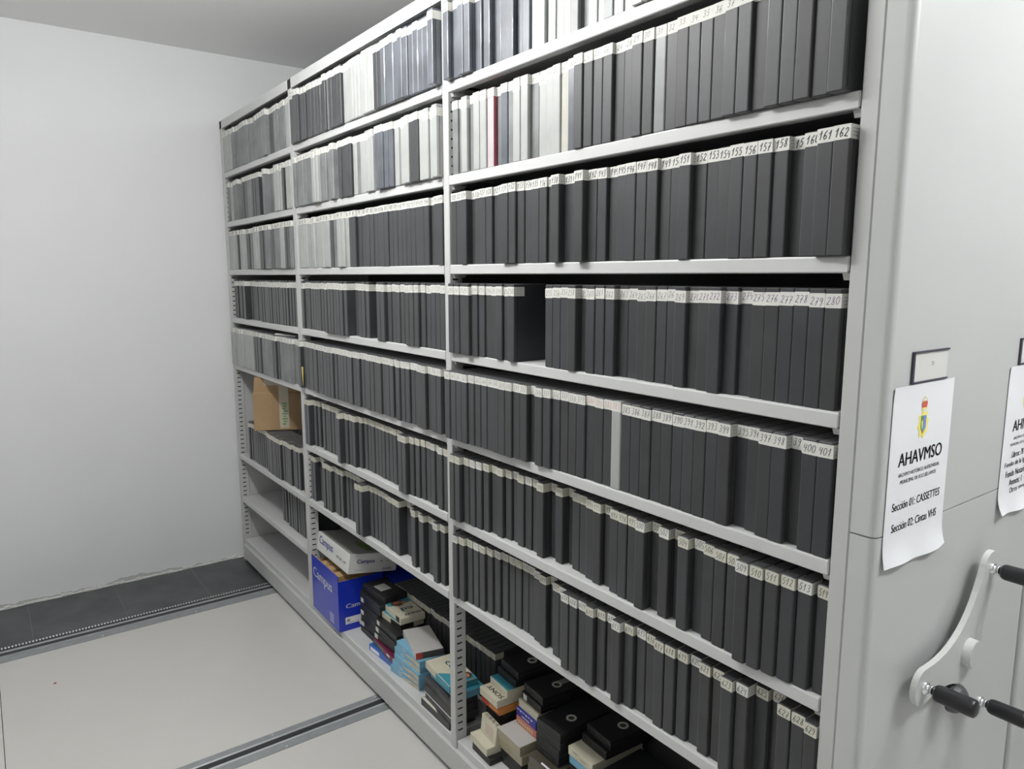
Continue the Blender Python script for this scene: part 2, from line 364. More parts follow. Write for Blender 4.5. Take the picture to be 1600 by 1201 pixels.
# end panel: rounded front edge, upper and lower sheet with a 2 mm joint
def rounded_panel(x0, x1, y0, y1, z0, z1, r=.014, n=7):
    pts = [(x0, y0), (x1 - r, y0)]
    pts += [(x1 - r + r * math.sin(a), y0 + r - r * math.cos(a)) for a in [math.pi / 2 * i / n for i in range(1, n + 1)]]
    pts += [(x1, y1 - .004), (x1 - .004, y1), (x0, y1)]
    b = MB(); k = len(pts); b.add([(x, y, z0) for x, y in pts] + [(x, y, z1) for x, y in pts], [tuple(range(k))[::-1], tuple(range(k, 2 * k))] + [(i, (i + 1) % k, k + (i + 1) % k, k + i) for i in range(k)])
    return b
XP = 1.328
for z0, z1 in ((.03, 1.2615), (1.2638, ZTOP)):
    upart('end_panel', rounded_panel(1.2832, XP, -.0005, FULL, z0, z1), PANEL, recalc=True)
# label holders (dark frame rails with a card)
def holder(y0, z0=1.523, z1=1.574, wd=.128):
    root = MB(); root.box(XP, XP + .0012, y0, y0 + wd, z0, z1); card = upart('label_holder', root, mat('card_white', (0.60, 0.60, 0.57), 0.5))
    fr = MB(); m = mat('dark_violet_plastic', (0.045, 0.04, 0.06), 0.4)
    fr.box(XP, XP + .004, y0 - .003, y0 + wd + .001, z1 - .001, z1 + .0022, 0, .0005); fr.box(XP, XP + .004, y0 - .003, y0 + wd, z0 - .0022, z0 + .001, 0, .0005)
    fr.box(XP, XP + .004, y0 - .005, y0 + .0015, z0 - .0022, z1 + .0022, 0, .0005)
    o = fr.build('holder_frame', m); o.parent = card; return card
hc = holder(.081)
b = MB(); text(b, 'TV', (XP + .0014, .147, 1.5475), (0, 1, 0), (0, 0, 1), .010, .008); o = b.build('card_text', INK_G); o.parent = hc
holder(.543)
# rotary handle
HC = Vector((0, .338, .964)); KN = [(.420, 1.118), (.161, .951), (.424, .826)]
WHITEP = mat('pale_handle_rim', (0.62, 0.63, 0.61), 0.4); BLKP = mat('black_grip_rubber', (0.012, 0.012, 0.014), 0.35, bump=0.1, bscale=400)
CHROME = mat('chrome', (0.8, 0.8, 0.82), 0.15, metal=1.0)
def handle_outline():
    out = []; rl = .036; c = Vector((HC.y, HC.z)); ks = [Vector(k) for k in KN]
    ks.sort(key=lambda k: math.atan2(k.y - c.y, k.x - c.x))
    for i, k in enumerate(ks):
        d = (k - c); a0 = math.atan2(d.y, d.x)
        for t in range(-9, 10):
            a = a0 + math.radians(t * 11.5); out.append((k.x + rl * math.cos(a), k.y + rl * math.sin(a)))
        k2 = ks[(i + 1) % 3]; d2 = k2 - c; m_ = ((k + k2) / 2 - c).normalized() * .066 + c
        p0 = Vector(out[-1]); a2 = math.atan2(d2.y, d2.x) + math.radians(-9 * 11.5); p2 = k2 + Vector((math.cos(a2), math.sin(a2))) * rl
        ctl = 2 * m_ - (p0 + p2) / 2
        for t in range(1, 12):
            s_ = t / 12; q = p0 * (1 - s_) ** 2 + ctl * 2 * s_ * (1 - s_) + p2 * s_ ** 2; out.append((q.x, q.y))
    return out
b = MB(); b.prism(handle_outline(), 1.349, 1.360, mi=0, mi_side=1)
hp = upart('rotary_handle', b, [PANEL, WHITEP], recalc=True); hp['label'] = 'three-armed rotary handle plate with pale rim'
def hsub(name, mb, m, lab=None, smooth=True):
    o = mb.build(name, m, recalc=True, smooth=smooth); o.parent = hp
    if lab: o['label'] = lab
b = MB(); b.lathe([(1.328, .020), (1.3455, .020)], 24, Matrix.Translation((0, HC.y, HC.z))); hsub('axle', b, CHROME)
b = MB(); b.lathe([(1.360, .029), (1.374, .0285)], 36, Matrix.Translation((0, HC.y, HC.z))); b.lathe([(1.374, .0285), (1.376, .027), (1.3765, .0)], 36, Matrix.Translation((0, HC.y, HC.z)), 1)
me_o = b.build('hub_cap', [WHITEP, PANEL], recalc=True); me_o.parent = hp
for (ky, kz) in KN:
    T = Matrix.Translation((0, ky, kz))
    b = MB(); b.lathe([(1.360, .012), (1.364, .012), (1.364, .008), (1.372, .008), (1.372, .0105), (1.374, .0105), (1.374, .008), (1.380, .008), (1.380, .0)], 20, T); hsub('grip_pin', b, CHROME, 'shiny metal grip pin')
    b = MB(); b.lathe([(1.378, .0), (1.378, .012), (1.381, .0145), (1.386, .0158), (1.440, .0166), (1.445, .0158), (1.447, .0125), (1.447, .0)], 28, T); hsub('grip', b, BLKP, 'black rubber grip')
b = MB(); b.lathe([(XP, .022), (1.352, .022), (1.352, .030)] + [(1.356 + .026 * math.sin(a), .030 * math.cos(a)) for a in [math.pi / 2 * k / 8 for k in range(9)]], 32, Matrix.Translation((0, .304, .877))); o = upart('lock_dial', b, mat('dark_grey_dial', (0.06, 0.065, 0.065), 0.4), recalc=True)
# neighbouring unit: its end panel starts past a dark joint
u2 = thing('mobile_shelving_unit', 'neighbouring grey shelving unit, its end panel just showing past the dark joint', 'shelving', T=Matrix.Translation((1.3, .765, 0)))
b = rounded_panel(-.02, XP - 1.3, -.018, .66, .03, ZTOP); part('end_panel', b, PANEL, u2, recalc=True)
b = MB(); b.box(-3.7, -.022, -.015, .65, .03, ZTOP, 0, .003); part('shelf_body', b, STEEL, u2)
b = MB(); b.box(-.06, .006, -.056, -.019, .03, ZTOP - .01); part('rubber_buffer', b, BLKP, u2)
# ---------------------------------------------------------------- notices on the end panel
SHEET = mat('white_notice_paper', (0.74, 0.75, 0.77), 0.6)
TXT = mat('printed_black', (0.03, 0.03, 0.035), 0.6); TXT2 = mat('printed_grey', (0.16, 0.16, 0.17), 0.6)
def notice(y0, y1, z0, z1, label, lines, phase):
    b = MB(); ny, nz = 16, 22; vs = []
    for j in range(nz + 1):
        for i in range(ny + 1):
            a, c = i / ny, j / nz; lift = max(0, (.16 - c) / .16) ** 2 * (.005 + .007 * math.sin(a * 5.2 + phase) ** 2)
            zz = z0 + (z1 - z0) * c + (.003 * math.sin(a * 7 + phase) * max(0, .1 - c) / .1)
            topc = .0016 * max(0, c - .94) / .06 * (1 - a)
            vs.append((XP + .0016 + lift + topc, y0 + (y1 - y0) * a, zz))
    fs = [(j * (ny + 1) + i, j * (ny + 1) + i + 1, (j + 1) * (ny + 1) + i + 1, (j + 1) * (ny + 1) + i) for j in range(nz) for i in range(ny)]
    b.add(vs, fs); b.add([(x - .0004, y, z) for x, y, z in vs], [f[::-1] for f in fs])
    sheet = b.build('notice_sheet', SHEET, smooth=True); tag(sheet, label, 'notice', 'notices on the end panel')
    X = XP + .0021
    for s, ya, yb, za, zb, mi, bold in lines:
        lt = MB(); text(lt, s, (X, ya, za), (0, 1, 0), (0, 0, 1), yb - ya, zb - za, 0, bold + .00012)
        o = lt.build('text_line', TXT2 if mi else TXT); o.parent = sheet
    # municipal coat of arms: crown over a quartered shield in yellow scrollwork
    X += .0; yc = y0 + (y1 - y0) * .5 + (.0 if y0 < .3 else .0); zc = z1 - .072
    cols = [mat('arms_yellow', (0.80, 0.72, 0.16), .6), mat('arms_green', (0.16, 0.32, 0.12), .6), mat('arms_blue', (0.16, 0.25, 0.62), .6), mat('arms_red', (0.55, 0.10, 0.06), .6), mat('arms_purple', (0.30, 0.16, 0.45), .6)]
    e = MB()
    def poly(pts, mi, dx): e.add([(X + dx, yc + p_[0] * .76, zc + p_[1] * .76) for p_ in pts], [tuple(range(len(pts)))], mi)
    pts = []
    for k in range(48):
        a = 2 * math.pi * k / 48; rr = 1 + .13 * math.sin(a * 8); pts.append((.024 * rr * math.cos(a), -.002 + .031 * rr * math.sin(a)))
    e.add([(X, yc, zc)] + [(X, yc + p_[0] * .76, zc + p_[1] * .76) for p_ in pts], [(0, 1 + k, 1 + (k + 1) % 48) for k in range(48)], 0)
    poly([(-.013, .018), (0, .018), (0, -.022), (-.006, -.019), (-.012, -.012), (-.013, -.004)], 1, .0003)
    poly([(0, .018), (.013, .018), (.013, -.004), (.012, -.012), (.006, -.019), (0, -.022)], 2, .0003)
    poly([(-.0095, .006), (-.004, .006), (-.004, -.012), (-.008, -.010)], 0, .0005); poly([(.001, .006), (.012, .006), (.012, .002), (.001, .002)], 4, .0005)
    poly([(-.010, .016), (-.003, .016), (-.003, .009), (-.010, .009)], 1, .0006); poly([(-.005, -.018), (.003, -.018), (-.001, -.026)], 3, .0006)
    poly([(-.011, .036), (.011, .036), (.014, .048), (.008, .053), (0, .051), (-.008, .053), (-.014, .048)], 3, .0003)
    poly([(-.011, .033), (.011, .033), (.012, .037), (-.012, .037)], 0, .0004)
    arc = [(.0135 * math.cos(a), .050 + .011 * math.sin(a)) for a in [math.pi * k / 12 for k in range(13)]]
    e.ribbon(arc, .0014, (X + .0003, yc, zc), (0, .76, 0), (0, 0, .76), 0)
    e.ribbon([(0, .052), (0, .064)], .0014, (X + .0003, yc, zc), (0, .76, 0), (0, 0, .76), 0)
    o = e.build('coat_of_arms', cols); o.parent = sheet
notice(.022, .244, 1.203, 1.5195, 'white notice headed AHAVMSO with a coat of arms, on the end panel beside the shelves',
       [('AHAVMSO', .054, .215, 1.379, 1.403, 0, .0007), ('ARCHIVO HISTÓRICO AUDIOVISUAL', .057, .211, 1.3605, 1.369, 1, 0), ('MUNICIPAL DE SOCUÉLLAMOS', .066, .199, 1.3475, 1.3560, 1, 0),
        ('Sección 01: CASSETTES', .045, .221, 1.3015, 1.3165, 0, .0002), ('Sección 02: Cintas VHS', .048, .214, 1.2635, 1.2785, 0, .0002)], .4)
notice(.500, .706, 1.203, 1.5195, 'white notice headed AHMSO, at the right edge of the end panel',
       [('AHMSO', .543, .665, 1.379, 1.403, 0, .0007), ('ARCHIVO HISTÓRICO', .553, .655, 1.3605, 1.368, 1, 0), ('MUNICIPAL DE SOCUÉLLAMOS', .539, .667, 1.3475, 1.3550, 1, 0),
        ('Libros: 78', .553, .615, 1.3215, 1.335, 0, .0002), ('Fondo de la Iglesia', .520, .66, 1.300, 1.314, 0, .0002), ('Fondo Notarial', .530, .640, 1.280, 1.294, 0, .0002),
        ('Anexos: 1', .553, .620, 1.260, 1.274, 0, .0002), ('Otros anexos', .559, .655, 1.2425, 1.255, 0, .0002)], 1.6)
# ---------------------------------------------------------------- video cassette cases standing on the shelves
# right bay: per shelf (number written on the label, x, setback) in tenths of a millimetre, measured tape by tape
BAY3 = {
    0: [(None,-192,-216), (None,135,-64), (None,462,-135), (None,788,-127), (None,1115,57), (None,1441,110), (None,1768,270), (None,2094,242), (None,2420,188), (None,2747,322), (None,3073,222), (None,3399,285), (None,3725,199), (None,4051,288), (None,4376,305), (None,4702,266), (None,5028,166), (None,5353,325), (None,5679,174), (None,6004,183), (None,6329,40), (None,6654,47), (None,6979,59), (None,7304,-61), (None,7629,-71), (None,7954,-77), (None,8279,-87), (None,8604,-108)],
    1: [(4,-204,87), (6,110,136), (7,424,-4), (8,738,109), (9,1051,6), (10,1365,20), (11,1679,77), (12,1993,192), (13,2306,76), (14,2620,104), (15,2933,22), (16,3247,39), (17,3560,174), (18,3874,166), (19,4187,132), (20,4500,71), (21,4813,114), (22,5126,54), (23,5440,-51), (24,5753,-12), (25,6066,11), (26,6379,5), (27,6692,95), (28,7005,63), (29,7318,-34), (30,7631,-14), (31,7944,19), (32,8256,31), (33,8569,-26), (34,8882,-41), (35,9195,-52), (36,9507,-61), (37,9820,-138), (38,10133,-153), (39,10446,-74), (40,10758,-159), (41,11071,-172), (42,11384,-206), (43,11697,-156), (44,12010,-233), (45,12323,-221)],
    2: [(120,-218,22), (123,91,22), (124,400,-36), (125,709,173), (126,1019,65), (127,1328,18), (128,1637,24), (129,1946,103), (130,2255,18), (131,2564,-105), (132,2873,-83), (133,3182,-12), (134,3491,19), (135,3800,-9), (136,4109,-9), (137,4418,54), (138,4727,-128), (139,5036,67), (140,5345,26), (141,5654,-178), (142,5964,-1), (143,6273,3), (144,6582,99), (145,6891,31), (146,7200,-15), (147,7509,1), (148,7818,5), (149,8127,99), (150,8436,76), (151,8745,-41), (152,9054,96), (153,9363,96), (154,9672,43), (155,9981,-18), (156,10290,-22), (157,10599,-17), (158,10908,27), (159,11217,169), (160,11526,6), (161,11835,-120), (162,12144,-155), (163,12453,28)],
    3: [(240,-227,-125), (241,80,-110), (242,387,-85), (243,694,-167), (244,1000,-68), (245,1307,-18), (246,1614,32), (247,1921,10), (248,2228,-60), (249,2535,11), (250,2842,-95), (255,4383,-3), (256,4690,-4), (257,4997,-2), (258,5304,-50), (259,5611,151), (260,5918,11), (261,6225,40), (262,6532,69), (263,6839,232), (264,7147,230), (265,7454,181), (266,7761,133), (267,8068,153), (268,8375,154), (269,8682,27), (270,8989,130), (271,9296,47), (272,9603,-13), (273,9910,124), (274,10217,208), (275,10524,134), (276,10831,102), (277,11138,90), (278,11445,77), (279,11752,62), (280,12059,63), (281,12366,215)],
    4: [(360,-238,-288), (361,70,-259), (362,379,-254), (363,687,-263), (364,995,-205), (365,1303,-173), (366,1612,-160), (367,1920,-145), (368,2229,-184), (369,2537,-201), (370,2846,-192), (371,3155,-128), (372,3463,-133), (373,3772,31), (374,4081,-106), (375,4390,-71), (376,4699,1), (377,5008,23), (378,5316,26), (379,5625,23), (380,5934,78), (381,6243,57), (382,6552,71), (383,6861,26), (385,7170,58), (386,7479,48), (387,7788,39), (388,8097,71), (389,8406,48), (390,8715,57), (391,9024,35), (392,9333,19), (393,9642,30), (394,9951,5), (395,10260,219), (396,10569,149), (397,10878,46), (398,11187,19), (399,11496,198), (400,11805,30), (401,12114,19), (402,12423,178)],
    5: [(475,-220,-172), (476,99,-167), (477,418,-22), (478,737,-15), (479,1056,12), (480,1375,67), (481,1694,168), (482,2014,114), (483,2333,210), (484,2652,270), (485,2971,165), (486,3290,207), (487,3609,235), (488,3928,105), (489,4247,378), (490,4566,251), (491,4885,462), (493,5204,300), (492,5522,282), (494,5841,195), (495,6160,134), (496,6478,258), (497,6797,119), (498,7116,77), (499,7434,82), (500,7753,-7), (501,8071,235), (502,8390,100), (503,8709,270), (504,9027,-1), (505,9346,171), (506,9664,74), (507,9983,29), (508,10302,32), (509,10620,-134), (510,10939,-111), (511,11258,-74), (512,11577,-32), (513,11896,22), (514,12249,100)],
    6: [(590,-215,-94), (591,105,-34), (592,424,78), (593,743,97), (594,1063,109), (595,1382,184), (596,1701,245), (597,2021,311), (598,2340,342), (599,2659,334), (600,2978,362), (601,3297,350), (602,3616,276), (603,3935,222), (604,4254,380), (605,4573,177), (606,4892,154), (607,5211,-70), (608,5530,-57), (609,5849,-14), (610,6168,-68), (611,6487,47), (612,6806,91), (613,7125,-85), (614,7444,46), (615,7763,144), (616,8082,130), (617,8401,40), (618,8720,50), (619,9039,109), (620,9358,189), (621,9677,81), (622,9997,138), (623,10316,-23), (624,10635,67), (625,10954,299), (626,11273,415), (627,11592,70), (628,11911,60), (629,12230,-30)],
}

CH_, CD_ = .213, .128
COL0 = 'B B B B B B B B B B B L L L L Y M M L L M L L L L L L L'.split()
COL1 = {4: 'M', 6: 'M', 7: 'L', 8: 'M', 9: 'L', 10: 'L', 11: 'R', 12: 'M', 13: 'B', 14: 'M', 15: 'L', 16: 'L', 17: 'M', 18: 'L', 19: 'L', 20: 'L', 21: 'Y', 22: 'B', 31: 'M'}
SHELFN = {0: 'top', 1: 'second', 2: 'third', 3: 'fourth', 4: 'fifth', 5: 'sixth', 6: 'seventh'}
_cm = {}
def case_mesh(wd, c):
    k = (round(wd, 4), c)
    if k in _cm: return _cm[k]
    b = MB(); v8 = []; R_ = .0034
    prof = [(R_ - R_ * math.cos(a), R_ - R_ * math.sin(a)) for a in [math.pi / 2 * i / 4 for i in range(5)]]   # (x, y) round the left spine edge
    out = [(x, y) for x, y in prof] + [(wd - x, y) for x, y in prof[::-1]] + [(wd, CD_ - .0015), (wd - .0015, CD_), (.0015, CD_), (0, CD_ - .0015)]
    k_ = len(out); e_ = .0016; c_ = Vector((wd / 2, CD_ / 2))
    def ins(x, y): return (x + (e_ if x < wd / 2 else -e_), y + (e_ if y < CD_ / 2 else -e_))
    rings = [[(*ins(x, y), 0) for x, y in out], [(x, y, e_) for x, y in out], [(x, y, CH_ - e_) for x, y in out], [(*ins(x, y), CH_) for x, y in out]]
    for r_ in rings: v8 += r_
    fs_ = [tuple(range(k_))[::-1], tuple(range(3 * k_, 4 * k_))] + [(q * k_ + i, q * k_ + (i + 1) % k_, (q + 1) * k_ + (i + 1) % k_, (q + 1) * k_ + i) for q in range(3) for i in range(k_)]
    b.add(v8, fs_)
    # clamshell seam running round the opening side and the finger notch on the top edge
    b.box(wd * .5 - .0005, wd * .5 + .0005, CD_ - .0001, CD_ + .0003, .004, CH_ - .004, 1)
    b.box(wd - .0004, wd + .00025, .0105, .0118, .006, CH_ - .006, 1)
    me = b.mesh('case', [CASEM[c], DARKHOLE]); _cm[k] = me; return me
def label_geo(mb, x, y, z, wd, num, row, c, mp=0, mi=1):
    """paper label folded round the spine, with a handwritten number; (x, y, z) is the case's front left foot"""
    h = .0235; zt = z + CH_ - .0005
    if row == 3: h = .0250; zt = z + CH_ - .0068 + rnd.uniform(-.0016, .0016) - (.001 if num and num < 270 else 0)
    elif row == 1 and c == 'L': zt = z + CH_ - rnd.choice((.001, .004, .011))
    elif row == 0: zt = z + CH_ - rnd.choice((.001, .004, .006)); h = .024
    elif row == 4 and num and num >= 385: zt -= .001 + rnd.uniform(0, .003); h = .0250
    else: zt -= rnd.uniform(0, .0012)
    e = .00028; side = .036 + rnd.uniform(-.004, .006); tl = rnd.uniform(-.0006, .0006)
    zb = zt - h
    rc = .002 if row in (3, 4, 5, 6) else .0
    x0, x1 = x + .0004, x + wd + e
    if rc:   # rounded left corners
        mb.add([(x0 + rc, y - e, zb), (x1, y - e, zb + tl), (x1, y - e, zt + tl), (x0 + rc, y - e, zt), (x0, y - e, zt - rc), (x0, y - e, zb + rc)], [(0, 1, 2, 3, 4, 5)], mp)
    else:
        mb.add([(x0, y - e, zb), (x1, y - e, zb + tl), (x1, y - e, zt + tl), (x0, y - e, zt)], [(0, 1, 2, 3)], mp)
    mb.add([(x1, y - e, zb + tl), (x1, y + side, zb + tl), (x1, y + side, zt + tl), (x1, y - e, zt + tl)], [(0, 1, 2, 3)], mp)
    # two or three faint lines of small writing on the folded side
    for q in range(3 if row else 0):
        zz = zb + h * (.25 + .24 * q); mb.add([(x1 + .0001, y + .006, zz), (x1 + .0001, y + side - .006, zz), (x1 + .0001, y + side - .006, zz + .0006), (x1 + .0001, y + .006, zz + .0006)], [(0, 1, 2, 3)], mi)
    s = str(num) if num is not None else str(rnd.randint(1, 9)) + str(rnd.randint(0, 9))
    dh = .0155 if row != 1 else .0125; wdt = min(wd - .005, .0085 * len(s)) if len(s) < 3 else wd - .0055
    ox = x + .0025 + (rnd.uniform(0, .004) if len(s) < 3 else 0)
    scribble(mb, s, (ox, y - e - .00015, zb + (h - dh) * .5 + rnd.uniform(-.001, .002)), (1, 0, rnd.uniform(-.06, .06)), (.12, 0, 1), wdt, dh, mi, .0019 if row == 2 else .0012, .0006)
def ink(row, num):
    if row == 0: return INK_R
    if row == 2: return INK_K
    if row == 3: return INK_P if (num or 0) >= 270 else INK_G
    if row == 4: return INK_R if 380 <= (num or 0) <= 383 else (INK_K if (num or 0) >= 384 else INK_G)
    if row in (5, 6): return INK_K if (num or 0) > 495 else INK_G
    return INK_G
def place_case(x, y, z, wd, c, num, row, label, group):
    o = link('video_cassette_case', case_mesh(wd, c)); o.location = (x, y, z); tag(o, label, 'video cassette', group)
    b = MB(); label_geo(b, 0, 0, 0, wd, num, row, c)
    l = b.build('number_label', [PAPER_Y if row in (5, 6) and rnd.random() < .6 else PAPER, ink(row, num)]); l.parent = o
    l['label'] = 'white paper label with a handwritten number' if num is not None else 'white paper label'
    if c == 'R':
        b = MB(); b.quad((.0006, -.0003, .002), (1, 0, 0), (0, 0, 1), wd - .0012, CH_ - .028); i_ = b.build('spine_insert', PINK_ := K_PINK); i_.parent = o; i_['label'] = 'pinkish grey spine insert'
    return o
for row in range(7):
    L = BAY3[row]; zt = ZS[row + 1]; n = len(L)
    for i, (num, xi, si) in enumerate(L):
        x = xi / 1e4; s = si / 1e4
        nx = L[i + 1][1] / 1e4 if i + 1 < n else x + .0310
        wd = min({0: .0305, 1: .0308, 5: .0286, 6: .0284}.get(row, .0306), nx - x - .0003)
        if x + wd > BAY[3][1] - .0005: wd = BAY[3][1] - .0005 - x
        if wd < .02: continue
        if row == 0: c = COL0[i]
        elif row == 1: c = COL1.get(num, 'D' if num % 3 else 'E')
        elif row == 4 and num == 383: c = 'L'
        else: c = 'D' if (xi * 7 + row) % 5 > 1 else 'E'
        if row == 0:
            lab = f"{CASEN[c]} video case, {ordinal(i + 1)} from the left on the right bay's top shelf"
        else:
            lab = f"{CASEN[c]} video case numbered {num} on the {SHELFN[row]} shelf of the right bay"
        place_case(x, s, zt, wd, c, num, row, lab, 'numbered video cassettes in the right bay')
# middle and far bays: 29 nearest as things of their own, the rest as one object
PAL2 = {0: [(-1.312, 'D'), (-0.909, 'M'), (-0.89, 'D'), (-0.774, 'L'), (-0.498, 'D'), (-0.439, 'B')], 1: [(-1.33, 'M'), (-1.069, 'L'), (-1.02, 'M'), (-0.839, 'D'), (-0.703, 'L'), (-0.664, 'M'), (-0.636, 'L'), (-0.515, 'B'), (-0.378, 'L'), (-0.351, 'M'), (-0.314, 'L'), (-0.236, 'D'), (-0.198, 'L')], 2: [(-1.338, 'L'), (-0.959, 'D'), (-0.913, 'M'), (-0.856, 'L'), (-0.759, 'D')]}
PAL1 = {0: [(-2.42, 'L'), (-2.244, 'M'), (-1.635, 'E'), (-1.59, 'M'), (-1.417, 'L')], 1: [(-2.42, 'M'), (-2.372, 'L'), (-2.298, 'M'), (-2.143, 'D'), (-2.031, 'M'), (-1.955, 'D'), (-1.852, 'M'), (-1.629, 'L'), (-1.496, 'D'), (-1.428, 'L')], 2: [(-2.42, 'L'), (-2.253, 'D'), (-2.217, 'L'), (-2.135, 'D'), (-2.067, 'M'), (-1.98, 'L'), (-1.854, 'D'), (-1.726, 'M'), (-1.678, 'D'), (-1.604, 'M'), (-1.506, 'L'), (-1.471, 'D'), (-1.404, 'M')], 4: [(-2.42, 'L'), (-2.006, 'D'), (-1.848, 'M'), (-1.7, 'D'), (-1.606, 'M')]}
def pal(P, row, x):
    if row not in P: return 'D' if rnd.random() < .7 else 'E'
    c = 'D'
    for a, k in P[row]:
        if x >= a: c = k
    return c
REST = MB(); RM = [K_DARK, K_DARK2, K_BLUE, K_MID, K_LIGHT, K_BEIGE, PAPER, INK_G, INK_K, PAPER_Y]
RI = {'D': 0, 'E': 1, 'B': 2, 'M': 3, 'L': 4, 'Y': 5, 'R': 0}
S0 = {0: -.010, 1: -.008, 2: .0, 3: .008, 4: -.012, 5: .014, 6: .016, 7: .016, 8: .05}
def fill(x0, x1, row, level, P, last_num, indiv=0, gaps=0.0, jit=.006, s0=None, pitch=.0306, air=.0005):
    wd = pitch; n = int((x1 - x0) / wd); wd = (x1 - x0) / n; items = []
    s = 0
    for i in range(n):
        x = x0 + i * wd
        if rnd.random() < .4: s = rnd.gauss(0, jit)
        sj = (S0[row] if s0 is None else s0) + s + rnd.gauss(0, .0015)
        if rnd.random() < gaps and i < n - 1: continue
        items.append((x, sj, wd - air, pal(P, row, x + wd / 2), None if last_num is None else last_num - (n - 1 - i)))
    m = len(items)
    for i, (x, sj, wv, c, num) in enumerate(items):
        if i >= m - indiv:
            k = m - i
            pos = 'at the right end' if k == 1 else f'{ordinal(k)} from the right end'
            place_case(x, sj, ZS[level], wv, c, num if num and num > 0 else None, row if row < 7 else 5, f"{CASEN[c]} video case {pos} of the middle bay's {SHELFN[row]} shelf", 'video cassettes in the middle bay')
        else:
            REST.box(x, x + wv, sj, sj + CD_, ZS[level], ZS[level] + CH_, RI[c], .0026)
            label_geo(REST, x, sj, ZS[level], wv, (num if num and num > 0 else rnd.randint(10, 99)), min(row, 6), c, 6 if row < 5 else 9, 7 if row != 2 else 8)
x0, x1 = BAY[2][0] + .001, BAY[2][1] - .001
fill(x0, x1, 0, 1, PAL2, None, 4, jit=.005)
fill(x0, x1, 1, 2, PAL2, 3, 4, jit=.006)
fill(x0, x1, 2, 3, PAL2, 119, 4)
fill(x0, x1, 3, 4, PAL2, 239, 4, jit=.015, pitch=.0312, air=.0018)
fill(x0, x1, 4, 5, PAL2, 359, 4, jit=.006)
fill(x0, x1, 5, 6, PAL2, 474, 4, .02, jit=.016, pitch=.0318, air=.0036)
fill(x0, x1, 6, 7, PAL2, 589, 5, .03, jit=.017, pitch=.0330, air=.0046)
fill(-.87, -.10, 8, 9, {}, None, 0, 0, .003, s0=.213)     # row standing behind the loose piles
x0, x1 = BAY[1][0] + .001, BAY[1][1] - .001
fill(x0 + .012, x1, 0, 1, PAL1, None, s0=.004); fill(x0 + .012, x1, 1, 2, PAL1, None, jit=.010, s0=.006); fill(x0 + .004, x1, 2, 3, PAL1, None, jit=.009, s0=.005); fill(x0 + .03, x1, 3, 4, PAL1, None, jit=.016, s0=.014, gaps=.05, pitch=.0318, air=.003)
fill(x0, x1, 4, 5, PAL1, None, jit=.003, s0=-.008)
fill(-2.30, x1, 7, 7, {}, None, 0, .05, .014, s0=.022, pitch=.033, air=.004); fill(-1.86, x1, 8, 8, {}, None, 0, .08, .014, s0=.055, pitch=.034, air=.005)
tag(REST.build('video_cassette_case', RM), 'packed rows of grey and charcoal video cases filling the middle and far left bays', 'video cassettes', kind='stuff')
# ---------------------------------------------------------------- cardboard carton, white case, yellow slip in the left bays
CARD = mat('brown_cardboard', (0.32, 0.21, 0.11), 0.75, noise=0.08, nscale=12); TAPE = mat('clear_packing_tape', (0.46, 0.40, 0.30), 0.25, coat=0.6)
GREENP = mat('green_print', (0.10, 0.28, 0.13), 0.5)
T = Matrix.Translation((-1.99, -.035, ZS[7] + CH_ + .003)) @ Matrix.Rotation(math.radians(-28), 4, 'Z')
t = thing('cardboard_mailer', 'brown cardboard mailer with clear tape, standing on the cases in the far left bay', 'cardboard box', T=T)
b = MB(); b.box(-.07, 0, 0, .27, 0, .205, 0, .002); part('carton', b, CARD, t)
b = MB(); b.prism([(.0, .203), (.006, .214), (.012, .288), (.10, .289), (.27, .289), (.27, .203)], -.066, -.0015, mi=0); tag(part('flap', b, CARD, t, recalc=True), 'narrower raised flap of the mailer')
b = MB(); b.box(.0002, .0007, .135, .185, .01, .20, 0); b.box(.0000, .0004, .135, .185, .20, .287, 0); b.box(-.001, .0002, .06, .14, .245, .287, 0); part('packing_tape', b, TAPE, t)
b = MB(); y = .0
for k in range(9): b.box(.0008, .0011, .150 + .006 * (k % 2), .168 + .004 * (k % 3), .03 + .014 * k, .038 + .014 * k, 0)
part('tape_print', b, GREENP, t)
b = MB(); b.box(0, .20, 0, .10, 0, .008, 0, .002)
tag(b.build('sleeve_card', mat('white_card_sleeve', (0.7, 0.7, 0.68), .5), T=Matrix.Translation((-1.70, .004, ZS[5] + CH_ + .001)) @ Matrix.Rotation(.15, 4, 'Z')), 'white card sleeve lying flat on the cases above the cardboard mailer', 'card')
b = MB(); b.add([(0, 0, 0), (.020, 0, .002), (.014, -.001, -.085), (.0, .001, 0), (.020, .001, .002), (.014, .0, -.085)], [(0, 1, 2), (5, 4, 3), (0, 3, 4, 1), (1, 4, 5, 2), (2, 5, 3, 0)])
tag(b.build('yellow_paper_slip', mat('yellow_paper', (0.62, 0.50, 0.12), .6), T=Matrix.Translation((-1.258, -.030, 1.300))), 'small pointed yellow paper slip hanging in front of the cases by the far upright', 'paper slip')
